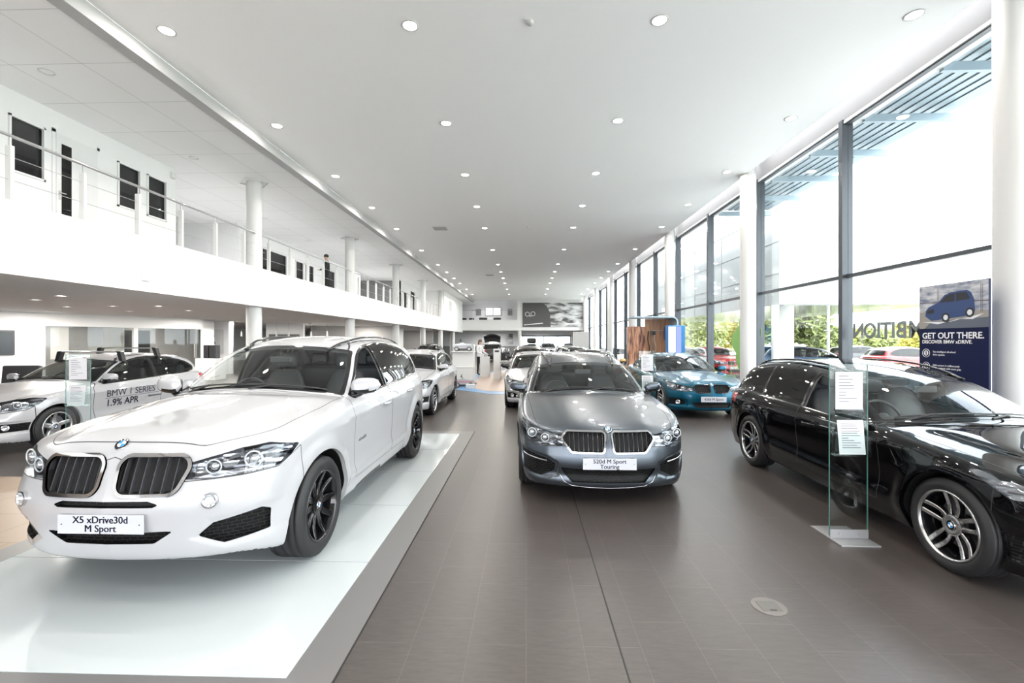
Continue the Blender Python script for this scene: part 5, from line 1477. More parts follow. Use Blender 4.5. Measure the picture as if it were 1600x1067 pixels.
for (v, a_, b_) in ((1.47, 'The intelligent all-wheel', 'drive system.'), (1.28, 'Shifts power in milliseconds', 'to the wheels with most grip.'), (1.09, 'More grip and control', 'on every road.')):
    if v > 1.2:
        btext(a_, .22, v+.02, .036); btext(b_, .22, v-.02, .036)
    m = MB(); m.tube([(BX-.003, yb1-.115+.058*math.cos(a), v+.058*math.sin(a)) for a in np.linspace(0, 2*PI, 28, endpoint=False)], .003, 6, closed=True)
    m.tube([(BX-.003, yb1-.115+.028*math.cos(a), v+.034*math.sin(a)) for a in np.linspace(0, 2*PI, 16, endpoint=False)], .005, 6, closed=True)
    for dy in (-.012, .012): m.box(BX-.004, BX-.001, yb1-.115+dy-.003, yb1-.115+dy+.003, v-.02, v+.02)
    m.build('icon', LET, ban)
# lettering on the outside of the glass, and the green tree sticker
GL = principled('letter_grey', (.30, .31, .30), .6)
t = empty('window_lettering', (XG+.02, 7.72, 1.83), label='grey AMBITION letters on the outer face of the glass, seen reversed', cat='lettering')
ly = 0
for ch, wd in zip('AMBITION', (.27, .34, .26, .12, .23, .12, .33, .30)):
    me = text_mesh(ch, .42, .004, bold=.012); me.transform(frame_matrix((0, ly+wd/2, 0), (0, 1, 0), (0, 0, 1))); me.materials.append(GL); link('letter', me, t); ly += wd
m = MB(); pts = []; rnd = random.Random(3)
for k in range(40):
    a = 2*PI*k/40; r = (1+.13*math.sin(5*a+1)+.10*rnd.random()); pts.append((14.25+.85*r*math.cos(a), 1.55+.78*r*math.sin(a)))
m.prism(pts, XG-.012, XG-.008, 'x'); rnd = random.Random(5)
for k in range(70):
    y = 13.6+rnd.random()*1.7; z_ = .25+rnd.random()**1.5*.9; s_ = .02+.05*rnd.random(); m.prism([(y, z_), (y+s_, z_+s_*.4), (y+s_*.4, z_+s_*1.4)], XG-.012, XG-.008, 'x')
m.box(XG-.012, XG-.008, 14.2, 14.3, .2, .9)
tag(m.build('tree_sticker', principled('sticker_green', (.26, .50, .13), .6)), 'pale green tree-shaped sticker on the glass behind the teal coupe', 'sticker')

# ------------------------------------------------------------------ curved wooden display booth, light box, machine
WOOD = principled('booth_wood', (.42, .20, .10), .4)
def woodify(m, c1, c2, sc):
    n, l, b = nodes_of(m); tc = n.new('ShaderNodeTexCoord'); mp = n.new('ShaderNodeMapping'); mp.inputs['Scale'].default_value = sc
    w = n.new('ShaderNodeTexNoise'); w.inputs['Scale'].default_value = 4; w.inputs['Detail'].default_value = 8
    r = n.new('ShaderNodeValToRGB'); r.color_ramp.elements[0].color = (*c1, 1); r.color_ramp.elements[1].color = (*c2, 1); r.color_ramp.elements[0].position = .35; r.color_ramp.elements[1].position = .65
    l.new(tc.outputs['Object'], mp.inputs[0]); l.new(mp.outputs[0], w.inputs['Vector']); l.new(w.outputs['Fac'], r.inputs[0]); l.new(r.outputs[0], b.inputs['Base Color'])
woodify(WOOD, (.36, .17, .085), (.52, .27, .14), (6, 1, .6))
FLAME = principled('flame_print', (.5, .2, .08), .4); woodify(FLAME, (.10, .03, .02), (.75, .38, .22), (3, 3, .5))
bt = empty('display_booth', (4.6, 17.0, 0), label='wooden display booth with curved top and hanging accessories behind the teal coupe', cat='display booth')
def arc(x0, x1, z1, r, th):
    pts = [(x1, 0)]+[(x1-r+r*math.cos(a), z1-r+r*math.sin(a)) for a in np.linspace(0, PI/2, 10)]+[(x0, z1)]
    pts += [(x0, z1-th)]+[(x1-r+(r-th)*math.cos(a), z1-r+(r-th)*math.sin(a)) for a in np.linspace(PI/2, 0, 10)]+[(x1-th, 0)]
    return pts
m = MB(); m.prism(arc(-.75, .85, 2.52, .22, .05), -.45, .55, 'y'); m.build('curved_shell', principled('booth_edge', (.35, .45, .52), .3), bt)
m = MB(); m.box(-.12, .80, .38, .42, 0, 2.46); m.build('back_panel', WOOD, bt)
m = MB(); m.box(-.78, -.12, .36, .40, 0, 2.18); m.build('printed_panel', FLAME, bt)
m = MB(); m.tube([(.10, .30, 2.02), (.62, .30, 2.02)], .012, 8); m.build('rail', STEEL, bt)
for (x, c_, w_) in ((-.02, DARK, .10), (.10, GREYM, .09), (.22, principled('strap_silver', (.6, .6, .6), .4), .07)):
    m = MB(); V = []
    m.tube([(x, .28, 2.0), (x-.03, .27, 1.7), (x+.03, .27, 1.4), (x, .28, 1.1)], [w_*.5, w_*.45, w_*.45, w_*.35], 8, flat=.35); m.build('hanging_strap', c_, bt)
m = MB(); m.box(.10, .24, .24, .36, 1.86, 2.0, .02); m.build('accessory', DARK, bt)
m = MB(); m.ellipsoid((.60, .30, 1.92), (.05, .04, .26), 12, 8); m.build('accessory', principled('accessory_blue', (.05, .10, .25), .4), bt)
lb = empty('light_box', (5.05, 15.6, 0), label='blue and lilac light box column beside the wooden booth', cat='light box')
m = MB(); m.box(-.28, .30, -.05, .25, 0, 2.16, .02); m.build('housing', principled('lightbox_blue', (.03, .22, .55), .3), lb)
m = MB(); m.box(-.26, -.02, -.06, -.05, .05, 2.12); m.build('lit_panel', emitter('lilac_light', (.72, .72, 1.0), 1.0), lb)
m = MB(); m.box(.0, .16, -.06, -.05, .05, 2.12); m.build('lit_panel', emitter('blue_light', (.30, .36, .85), .8), lb)
cm_ = empty('coffee_machine_stand', (4.55, 19.9, 0), label='grey machine on a white pedestal left of the wooden booth', cat='machine')
m = MB(); m.box(-.17, .17, -.15, .15, 0, 1.45, .01); m.build('pedestal', COLW, cm_)
m = MB(); m.box(-.2, .2, -.2, .2, 1.45, 2.22, .04); m.build('body', principled('machine_grey', (.25, .26, .28), .3, .5), cm_)
m = MB(); m.ellipsoid((0, -.2, 1.88), (.13, .06, .15), 14, 8); m.build('hopper', DARK, cm_)
m = MB(); m.box(-.18, .18, -.215, -.195, 1.5, 1.58); m.build('drip_tray', DARK, cm_)
m = MB(); m.box(3.5, 4.65, 34, 34.3, 0, 2.3, .01); tag(m.build('totem', COLW), 'plain tall white totem far back in front of the rear windows', 'totem')

# ------------------------------------------------------------------ toy car counter and island
ct = empty('display_counter', (-2.33, 16.6, 0), label='white stepped display counter holding two toy ride-on cars', cat='counter')
m = MB(); m.box(-.38, .40, 0, .7, .06, .66, .01); m.box(-.40, .42, -.02, .72, .66, .70, .01); m.box(-.38, .40, .12, .7, .70, 1.22, .01); m.box(-.40, .42, .0, .72, 1.22, 1.26, .01); m.box(.2, .40, .52, .70, 1.26, 1.50, .02); m.build('carcass', COLW, ct)
m = MB(); m.box(-.42, .45, -.05, .74, 0, .06); m.build('plinth', DARK, ct)
def toy(loc, label, accent, rz=0.0):
    t = empty('toy_car', loc, rz, label=label, cat='toy car', group='white ride-on toy cars')
    m = MB(); pr = [(-.36, .10), (-.37, .20), (-.30, .26), (-.12, .28), (-.05, .33), (.02, .29), (.20, .26), (.33, .27), (.37, .20), (.36, .10)]
    m.prism(pr, -.14, .14, 'y'); m.build('body', MT['paint_white'], t)
    for sx in (-.23, .23):
        for sy in (-.15, .13):
            m = MB(); m.cyl((sx, sy, .085), .085, .03, 24, 'y'); w = m.build('wheel', DARK, t); m = MB(); m.cyl((sx, sy-.003, .085), .055, .036, 20, 'y'); m.build('hub_cap', STEELL, w)
    m = MB(); m.tube([(-.05, 0, .30), (-.10, 0, .40)], .015, 8); m.tube([Vector((-.10, .0, .40))+Vector((.02*math.sin(a), .07*math.cos(a), .05*math.sin(a))) for a in np.linspace(0, 2*PI, 16, endpoint=False)], .012, 6, closed=True); m.build('steering_wheel', DARK, t)
    m = MB(); m.box(-.30, .30, -.145, -.141, .19, .205); m.build('stripe', accent, t); return t
toy((-2.32, 16.86, 1.26), 'white toy car on top of the white counter', GREYM)
toy((-2.20, 16.2, .0), 'white toy car with a red stripe on the floor at the counter foot', principled('toy_red', (.6, .03, .05), .4), .1)
BLUEF = principled('floor_blue', (.13, .28, .50), .35)
m = MB(); poly = [(-2.35, 15.3), (-2.0, 15.0), (-1.2, 14.15), (-.9, 14.05), (.3, 14.0), (.5, 26), (-1.0, 26), (-2.6, 22)]
m.prism(poly, .001, .006, 'z'); isl = m.build('island_floor', BLUEF); tag(isl, kind='structure')
m = MB(); m.prism([(-1.9, 15.9), (-1.3, 14.9), (.2, 14.6), (.4, 25.8), (-1.0, 25.6), (-2.2, 21.5)], .006, .009, 'z'); m.build('floor_inset', principled('inset_beige', (.42, .32, .26), .4), isl)
for (x, y, w, h, lb_) in ((-1.86, 20.7, .42, .92, 'low white plinth on the blue edged island'), (-1.23, 19.4, .30, 1.30, 'taller white pedestal with a dark screen on the blue edged island'), (-1.9, 15.6, .30, .16, 'small white step box at the corner of the blue edged floor')):
    m = MB(); m.box(x-w/2, x+w/2, y-w*.4, y+w*.4, .009, h, .008); p_ = tag(m.build('display_plinth', COLW), lb_, 'plinth')
    if h > 1: m = MB(); m.box(x-.09, x+.09, y-w*.4-.004, y-w*.4, h-.14, h-.06); m.build('screen', DARK, p_)
for k, (x, y, c_) in enumerate(((-1.95, 20.6, 'white lidded tub'), (-1.80, 20.75, 'clear box'))):
    m = MB(); m.box(x-.06, x+.06, y-.06, y+.06, .92, 1.06, .01); tag(m.build('small_box', STEELL if k else PAPER), 'small %s box on the low white plinth' % ('grey' if k else 'pale'), 'box')
# motorcycle-like dark exhibit: engine on a frame
ex = empty('engine_display', (-1.15, 24.0, 0), label='dark engine on a metal display frame in front of the raised tailgate', cat='engine display')
m = MB(); m.box(-.45, .45, -.3, .3, .55, .62, .01); m.tube([(-.4, -.25, 0), (-.4, -.25, .55)], .03, 8); m.tube([(.4, -.25, 0), (.4, -.25, .55)], .03, 8); m.tube([(-.4, .25, 0), (-.4, .25, .55)], .03, 8); m.tube([(.4, .25, 0), (.4, .25, .55)], .03, 8); m.build('frame', STEEL, ex)
m = MB(); m.box(-.32, .32, -.22, .22, .62, 1.05, .05); m.cyl((-.2, -.3, .8), .12, .12, 20, 'y'); m.cyl((.15, -.3, .95), .09, .12, 20, 'y'); m.build('engine_block', DARK, ex)
m = MB()
for i in range(5): m.tube([(-.28+i*.13, 0, 1.05), (-.28+i*.13, -.15, 1.25), (-.24+i*.12, -.25, 1.1)], .03, 8)
m.build('intake_pipe', STEEL, ex)

# ------------------------------------------------------------------ back wall artwork, balcony furniture, pictures
art = MB(); art.box(-.40, 6.55, 52.93, 52.99, 3.22, 6.02, 0)
ARTM = principled('artwork_print', (.3, .3, .3), .5)
def artmat():
    n, l, b = nodes_of(ARTM); tc = n.new('ShaderNodeTexCoord'); mp = n.new('ShaderNodeMapping'); mp.inputs['Rotation'].default_value = (0, .5, 0); mp.inputs['Scale'].default_value = (.35, 1, 1.2)
    nz = n.new('ShaderNodeTexNoise'); nz.inputs['Scale'].default_value = 1.6; nz.inputs['Detail'].default_value = 7; nz.inputs['Distortion'].default_value = 1.2
    r = n.new('ShaderNodeValToRGB'); r.color_ramp.elements[0].color = (.06, .06, .06, 1); r.color_ramp.elements[0].position = .35; r.color_ramp.elements[1].color = (.62, .62, .62, 1); r.color_ramp.elements[1].position = .62
    l.new(tc.outputs['Object'], mp.inputs[0]); l.new(mp.outputs[0], nz.inputs['Vector']); l.new(nz.outputs['Fac'], r.inputs[0]); l.new(r.outputs[0], b.inputs['Base Color'])
artmat()
a_ = art.build('wall_artwork', ARTM); tag(a_, 'large grey print of a car front with ring lights on the back wall', 'picture')
m = MB(); m.prism([(-.40, 3.22), (-.40, 6.02), (1.9, 6.02), (2.4, 5.6), (2.75, 4.9), (2.85, 3.22)], 52.90, 52.925, 'y'); m.build('printed_car', principled('print_dark', (.075, .075, .075), .5), a_)
m = MB()
for (x, z) in ((.15, 4.70), (.80, 4.74)): m.tube([(x+.24*math.cos(a), 52.88, z+.24*math.sin(a)) for a in np.linspace(0, 2*PI, 24, endpoint=False)], .035, 6, closed=True)
m.prism([(.3, 4.5), (.75, 4.55), (.5, 4.42)], 52.87, 52.895, 'y'); m.prism([(-.3, 3.5), (1.9, 3.7), (2.0, 3.62), (-.2, 3.4)], 52.87, 52.895, 'y'); m.build('printed_lights', principled('print_light', (.7, .7, .7), .5), a_)
for (x, lb_) in ((-5.9, 'small grey picture left of the balcony window'), (-2.0, 'small grey picture right of the balcony window')):
    m = MB(); m.box(x-.28, x+.28, 56.9, 56.98, 4.8, 5.6); tag(m.build('wall_picture', GREYM), lb_, 'picture')
m = MB(); m.box(-5.1, -3.1, 56.88, 56.95, 4.75, 5.75); w_ = tag(m.build('window_balcony', GREYM), kind='structure')
m = MB(); m.box(-5.02, -4.15, 56.86, 56.88, 4.83, 5.67); m.box(-4.05, -3.18, 56.86, 56.88, 4.83, 5.67); m.build('pane', emitter('daylight_glow', (1, 1, 1), 1.3), w_)  # panes glow in place of daylight; the wall behind is solid
for (x0, x1, lb_) in ((-5.6, -4.3, 'dark sofa behind the balcony rail, left one'), (-3.9, -2.7, 'dark sofa behind the balcony rail, right one')):
    m = MB(); m.box(x0, x1, 53.8, 54.5, 3.41, 3.9, .05); s_ = tag(m.build('sofa', DARK), lb_, 'sofa')
    m = MB(); m.box(x0, x1-.3, 54.4, 54.65, 3.9, 4.38, .06); m.build('backrest', DARK, s_)
for (x, lb_) in ((-7.4, 'dark lounge chair at the left end of the balcony'), (-6.5, 'second dark lounge chair at the left end of the balcony')):
    m = MB(); m.box(x-.35, x+.35, 53.8, 54.4, 3.4, 3.95, .06); s_ = tag(m.build('lounge_chair', DARK), lb_, 'chair'); m = MB(); m.box(x-.3, x+.3, 54.3, 54.5, 3.95, 4.35, .08); m.build('backrest', DARK, s_)
for (x, lb_) in ((-5.0, 'large grey picture low on the rear wall left of the raised tailgate'), (-1.95, 'large grey picture low on the rear wall right of the raised tailgate')):
    m = MB(); m.box(x-.55, x+.35, 56.85, 56.93, 1.2, 2.5); p_ = tag(m.build('wall_picture', ARTM), lb_, 'picture')

# ------------------------------------------------------------------ under the mezzanine
# slanted glazed office front from A to B
A = Vector((-17.6, 12.0, 0)); Bv = Vector((-14.4, 20.6, 0)); dv = (Bv-A); Ln = dv.length; ang = math.atan2(dv.y, dv.x)
of = empty('wall_office', A, ang); of['kind'] = 'structure'
y_corner = 3.2
m = MB(); m.box(0, y_corner, -.1, 0, 0, 2.6); m.box(y_corner, Ln, -.1, 0, 2.15, 2.6); m.box(y_corner, y_corner+.12, -.1, 0, 0, 2.2); m.box(Ln-.55, Ln, -.1, 0, 0, 2.6); m.box(5.95, 6.10, -.1, .02, 0, 2.2)
m.build('partition', WHITE, of)
m = MB(); m.box(y_corner+.12, 5.95, .02, .03, 0, 2.15); m.box(6.10, Ln-.55, .02, .03, 0, 2.15); m.build('glass_front', glassy('office_glass', (.85, .85, .83), .6), of)
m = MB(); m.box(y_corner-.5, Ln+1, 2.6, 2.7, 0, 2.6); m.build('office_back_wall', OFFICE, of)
m = MB()
for (a, b) in ((7.5, 8.0), (6.7, 7.3)): m.box(a, b, 2.5, 2.6, .9 if b-a > .5 else 0, 2.1)
m.build('office_opening', DARK, of)
m = MB(); m.box(3.5, 4.0, .03, .035, 1.0, 2.15); m.box(5.0, 5.7, .03, .035, 1.2, 2.15); m.build('frosted_print', principled('frosted', (.6, .6, .6), .3), of)
m = MB(); m.tube([(8.3, -.08, .9), (8.3, -.08, 1.5)], .015, 8); m.build('door_pull', STEEL, of)
tvp = A+dv.normalized()*2.10
m = MB(); m.box(-.85, .45, -.06, 0, 1.18, 1.98, .01); tv = tag(m.build('wall_screen', DARK), 'black framed wall screen at the far left under the mezzanine', 'television')
nrm_ = Vector((dv.y, -dv.x, 0)).normalized(); tv.location = tvp+nrm_*.102; tv.rotation_euler = (0, 0, ang)
m = MB(); m.box(-.80, .40, -.066, -.06, 1.23, 1.93); m.build('screen', principled('screen_picture', (.03, .035, .04), .2), tv)
for t_ in (4.5, 7.5):
    l = bpy.data.lights.new('lamp', 'AREA'); l.size = .6; l.energy = 30; o = bpy.data.objects.new('lamp', l); COL.objects.link(o); o.parent = of; o.location = (t_, 1.4, 2.5)
# desk with dark chairs beside the white hatchback
for k, (x, y, rz, lb_) in enumerate(((-10.7, 9.2, .3, 'black reception armchair nearest the left edge'), (-10.4, 10.2, .0, 'black armchair with slanted back behind the white hatchback'), (-9.9, 11.2, .0, 'black armchair mostly behind the hatchback windscreen'))):
    t = empty('armchair', (x, y, 0), rz, label=lb_, cat='chair', group='black armchairs behind the hatchback')
    m = MB(); m.box(-.32, .32, -.3, .3, .3, .48, .04); m.build('seat', DARK, t)
    m = MB(); m.box(-.33, .33, .22, .32, .45, 1.12, .03, rot=Matrix.Rotation(-.12, 3, 'X')); m.build('backrest', DARK, t)
    for sx in (-.34, .30): m = MB(); m.box(sx, sx+.05, -.28, .28, .45, .70, .02); m.build('armrest', DARK, t)
    for sx in (-.28, .28):
        for sy in (-.25, .25): m = MB(); m.tube([(sx, sy, 0), (sx, sy, .3)], .016, 8); m.build('leg', STEEL, t)
# pier with the portrait poster, bar area behind
m = MB(); m.box(-15.9, -14.6, 22.05, 22.4, 0, 2.6); tag(m.build('wall_pier', SOFFIT), kind='structure')
m = MB(); m.box(-15.62, -14.87, 22.0, 22.04, 1.0, 2.2); po = tag(m.build('poster', principled('poster_grey', (.50, .50, .49), .5)), 'grey poster with a face printed on the pier beside the bar', 'poster')
m = MB(); m.ellipsoid((-15.4, 21.995, 1.88), (.13, .008, .19), 20, 12); m.prism([(-15.60, 1.48), (-15.2, 1.48), (-15.3, 1.66), (-15.5, 1.66)], 21.985, 21.995, 'y'); m.build('printed_face', principled('print_mid', (.12, .12, .12), .5), po)
m = MB(); m.box(-15.58, -15.1, 21.99, 21.997, 1.36, 1.41); m.box(-15.58, -15.2, 21.99, 21.997, 1.27, 1.30); m.box(-15.58, -15.25, 21.99, 21.997, 1.08, 1.10); m.build('print', GREYM, po)
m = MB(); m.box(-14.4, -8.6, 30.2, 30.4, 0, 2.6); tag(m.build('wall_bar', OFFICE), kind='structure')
m = MB(); m.box(-14.5, -12.4, 25.1, 25.3, 0, 2.6); tag(m.build('wall_menu', SOFFIT), kind='structure')
m = MB(); m.box(-14.3, -12.6, 25.03, 25.09, 1.0, 2.0); tag(m.build('menu_board', principled('board_grey', (.10, .10, .10), .5)), 'dark wide picture board behind the pendant lamps', 'board')
m = MB(); m.box(-14.6, -9.2, 26.0, 26.7, 0, 1.05, .01); br_ = tag(m.build('bar_counter', WHITE), 'long white bar counter with plant print under the pendant lamps', 'counter')
m = MB(); rnd = random.Random(8)
GRN = principled('leaf_print', (.10, .16, .08), .5); PNK = principled('flower_print', (.6, .12, .2), .5)
for k in range(14):
    x = -13.6+rnd.random()*2.6; z_ = .55+rnd.random()*.4; a = rnd.random()*3
    m.prism([(x+.11*math.cos(a+t_)*(.4 if abs(math.sin(t_)) > .9 else 1), z_+.06*math.sin(a*.3+t_)) for t_ in np.linspace(0, 2*PI, 8, endpoint=False)], 25.985, 25.995, 'y', mi=0 if k % 4 else 1)
m.build('plant_print', [GRN, PNK], br_)
m = MB(); m.box(-13.55, -13.35, 18.8, 19.1, .9, 1.46, .02); m.box(-13.30, -13.02, 18.8, 19.1, .9, 1.46, .02); mm = MB(); mm.box(-13.75, -12.9, 18.6, 19.3, 0, .9, .01)
cmx = tag(mm.build('drinks_machine_cabinet', COLW), 'white cabinet carrying a black and silver drinks machine beside the poster', 'cabinet'); m.build('drinks_machine', DARK, None); tag(bpy.data.objects['drinks_machine'], 'black and silver drinks machine in front of the face poster', 'drinks machine')
pend = [(-17.0, 324), (-15.88, 358), (-15.2, 377), (-13.3, 432), (-12.64, 451), (-11.43, 486), (-10.57, 511)]
for k, (x, _) in enumerate(pend[1:]):
    t = empty('pendant_lamp', (x, 24, 2.6), label='slim white pendant lamp over the bar, %s from the left' % ORD[k], cat='pendant lamp', group='pendant lamps over the bar')
    m = MB(); m.tube([(0, 0, 0), (0, 0, -.5)], .006, 6); m.build('cord', GREYM, t)
    m = MB(); m.lathe([(-.46, .02), (-.50, .03), (-.72, .055)], 20, 'z'); m.build('lamp_shade', COLW, t)
    m = MB(); m.lathe([(-.70, .05), (-.71, .001)], 16, 'z'); m.build('bulb', LAMPW, t)
# deep background under the mezzanine
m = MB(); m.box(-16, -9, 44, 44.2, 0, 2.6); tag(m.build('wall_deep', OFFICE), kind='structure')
for (x, y, w, h, z_, mat_, nm, lb_, ct_) in ((-11.2, 36, .9, .9, 1.3, DARK, 'wall_picture', 'dark picture on the wall deep under the mezzanine', 'picture'), (-13.2, 36, 1.0, 1.1, 1.0, emitter('doorway_glow', (1, 1, 1), 1.1), 'lit_doorway', 'bright doorway drawn as a glowing slab deep under the mezzanine', 'light panel')):  # second slab glows in place of light through a doorway
    m = MB(); m.box(x, x+w, y, y+.06, z_, z_+h); tag(m.build(nm, mat_), lb_, ct_)
m = MB(); m.box(-14, -9.8, 36.1, 36.3, 0, 2.6); tag(m.build('wall_recess', WHITE), kind='structure')
for (x, y, lb_) in ((-9.6, 33.0, 'dark desk unit deep under the mezzanine'), (-8.7, 38.5, 'second dark desk unit, furthest under the mezzanine')):
    m = MB(); m.box(x-.7, x+.7, y, y+.7, .68, .78, .01); d_ = tag(m.build('desk', DARK), lb_, 'desk')
    for sx in (-.6, .6): m = MB(); m.box(x+sx-.05, x+sx+.05, y+.05, y+.65, 0, .68); m.build('leg', DARK, d_)
    m = MB(); m.box(x-.3, x+.3, y+.3, y+.34, .85, 1.25); m.box(x-.05, x+.05, y+.3, y+.36, .78, .9); m.build('monitor', DARK, d_)

# ------------------------------------------------------------------ outside
GPALE = principled('bounce_ground', (.88, .88, .86), .9); add_bump(GPALE, 20, .2)  # paler than tarmac so the ground bounces light up to the ceiling
m = MB(); m.box(13.5, 140, -30, 160, -.3, -.05); tag(m.build('ground', GPALE), kind='structure')
GDARK = principled('dimmed_ground', (.25, .25, .245), .9)  # dark tone chosen to cut the bounce onto the near ceiling
m = MB(); m.box(6.95, 13.5, -30, 160, -.3, -.05); tag(m.build('ground_dimmed_strip', GDARK), kind='structure')  # unseen strip along the glass, added to even out the ceiling light
m = MB(); m.box(-24, 6.9, -60, -6.3, -.3, -.05); tag(m.build('ground_front', GDARK), kind='structure')
m = MB(); m.box(-24, 20, 57.6, 110, -.3, -.05); tag(m.build('ground_rear', GPALE), kind='structure')
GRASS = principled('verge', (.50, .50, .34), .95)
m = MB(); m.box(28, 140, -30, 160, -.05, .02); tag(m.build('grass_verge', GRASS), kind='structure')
OH = principled('overhang_metal', (.22, .29, .34), .45, .3)
m = MB(); pts = []; W_ = 1.75
for k in range(0, 8):
    x = 6.95+k*.22; m.box(x, x+.15, -6, 17, 6.395, 6.425)
m.box(6.95, 8.85, -6, 17, 6.42, 6.55)
ov = tag(m.build('roof_overhang', OH), kind='structure')
for y in np.arange(-1, 17, 1.775):
    m = MB(); m.box(6.95, 8.8, y-.04, y+.04, 6.15, 6.30); m.build('bracket', OH, ov)
CLAD = tile_mat('white_cladding', (.74, .75, .76), (.76, .77, .78), (.45, .46, .47), 3.0, 1.25, .02, .35, offset=0)
m = MB(); m.box(9.5, 16, 17.2, 34, 3.0, 7.6); ent = tag(m.build('building_wing', [principled('wing_panel', (.30, .31, .32), .12)]), 'grey panelled wing of the building seen through the windows', 'building')
m = MB(); m.box(9.35, 16.0, 17.0, 17.2, 2.98, 7.6); m.build('white_end_wall', principled('wing_white', (.85, .86, .87), .5), ent)
m = MB()
for y in np.arange(19, 34, 3.55): m.box(9.485, 9.5, y-.01, y+.01, 3.0, 7.6)
for z_ in (4.2, 5.4, 6.6): m.box(9.485, 9.5, 17.2, 34, z_-.012, z_+.012); m.box(9.35, 16, 16.985, 17.0, z_-.012, z_+.012)
m.build('panel_joints', GREYM, ent)
for (x, r, y) in ((9.42, .13, 17.6), (9.95, .34, 18.0)): m = MB(); m.cyl((x, y, -.05), r, 3.05, 28); m.build('column', COLW, ent)
m = MB(); m.box(9.4, 12.0, 16.2, 17.0, 2.93, 2.98); m.build('canopy_edge', COLW, ent)
# foliage
LEAFM = [principled('leaf_yellow', (.42, .38, .07), .8), principled('leaf_green', (.20, .24, .08), .8), principled('leaf_olive', (.30, .34, .12), .8)]
BARK = principled('bark', (.10, .07, .05), .9)
def foliage(name, loc, rx, ry, rz_, n, mat, label, seed, trunk=0.0, group=None, leaf=.22):
    rnd = random.Random(seed); t = empty(name, loc, label=label, cat='tree' if trunk else 'shrub', group=group)
    blobs = [(rnd.uniform(-.6, .6)*rx, rnd.uniform(-.6, .6)*ry, trunk+rz_*(.35+.5*rnd.random()), rnd.uniform(.35, .6)) for _ in range(9)]
    V = []; F = []
    for i in range(n):
        bx, by, bz, s = blobs[rnd.randrange(9)]
        a = rnd.random()*2*PI; c = rnd.uniform(-1, 1); q = math.sqrt(1-c*c); r = s*(.75+.3*rnd.random())
        p = Vector((bx+rx*r*q*math.cos(a), by+ry*r*q*math.sin(a), max(.05, bz+rz_*.6*r*c)))
        d1 = Vector((rnd.gauss(0, 1), rnd.gauss(0, 1), rnd.gauss(0, 1))).normalized()*leaf; d2 = d1.orthogonal().normalized()*leaf*.6
        k = len(V); V += [p-d1, p+d2, p+d1, p-d2]; F.append((k, k+1, k+2, k+3))
    link('foliage', mesh_from('foliage', V, F, [mat]), t)
    m = MB(); m.tube([(0, 0, -.05), (.1, 0, trunk+rz_*.4)], [.18 if trunk else .08, .06], 8); m.build('trunk' if trunk else 'stem', BARK, t)
    return t
spots = [(13.5, 30, 0, 'pale green tree'), ]
TP = [(1, 1262, 30, 3.4, 'tall green tree right of the white outside column'), (1, 1205, 40, 3.0, 'green tree left of the white outside column'), (2, 1228, 50, 3.2, 'olive tree furthest back behind the outside column')]
def at_px(px_, depth):
    th_ = math.radians(1.76); a = (px_-800)/715.; return ((-math.sin(th_)+a*math.cos(th_))*depth, (math.cos(th_)+a*math.sin(th_))*depth)
for k, (mi_, px_, dd, hh_, lb_) in enumerate(TP):
    x, y = at_px(px_, dd); foliage('tree', (x, y, 0), 1.6, 1.6, hh_, 2600, LEAFM[mi_], lb_, 20+k, 1.2, 'trees across the car park')
hb = ['first', 'second', 'third', 'fourth', 'fifth', 'sixth', 'seventh', 'eighth', 'ninth', 'tenth']
for k, (px_, dd) in enumerate(((1068, 52), (1098, 44), (1130, 47), (1172, 45), (1298, 34), (1334, 36), (1368, 34), (1402, 36), (1436, 34), (1480, 36))):
    x, y = at_px(px_, dd); foliage('hedge_shrub', (x, y, 0), 1.4 if dd < 40 else 2.4, .7, 2.6 if px_ > 1250 else 4.6, 2400, LEAFM[(0, 2, 0, 2, 1, 0, 2, 0, 0, 2)[k]], 'bushy yellow-green shrub, %s from the left in the hedge beyond the car park' % hb[k], 50+k, 0, 'hedge beyond the car park')
gr = empty('guard_rail', (0, 0, 0), label='pale metal guard rail between the car park and the hedge', cat='guard rail')
xa, ya = at_px(1050, 31); xb, yb = at_px(1500, 27)
m = MB(); m.tube([(xa, ya, .95), (xb, yb, .95)], .12, 6, flat=.4); m.tube([(xa, ya, .6), (xb, yb, .6)], .05, 6); m.build('beam', principled('rail_cream', (.62, .60, .52), .5), gr)
m = MB()
for i in range(12):
    f_ = i/11; x, y = xa+(xb-xa)*f_, ya+(yb-ya)*f_; m = MB(); m.box(x-.06, x+.06, y-.06, y+.06, 0, .95); m.build('post', principled('rail_cream', (.62, .60, .52), .5), gr)
x, y = at_px(1294, 26); lp = empty('street_lamp', (x, y, 0), label='tall thin lamp post standing in the car park', cat='lamp post')
m = MB(); m.tube([(0, 0, 0), (0, 0, 4.9)], [.09, .05], 10); m.build('pole', COLW, lp)
m = MB(); m.tube([(0, 0, 4.85), (-.3, 0, 4.92)], .03, 8); m.box(-.65, -.2, -.12, .12, 4.88, 4.98, .02); m.build('lamp_head', GREYM, lp)
m = MB(); m.box(-.25, .25, -.03, .03, 2.2, 2.28); m.build('crossarm', GREYM, lp)

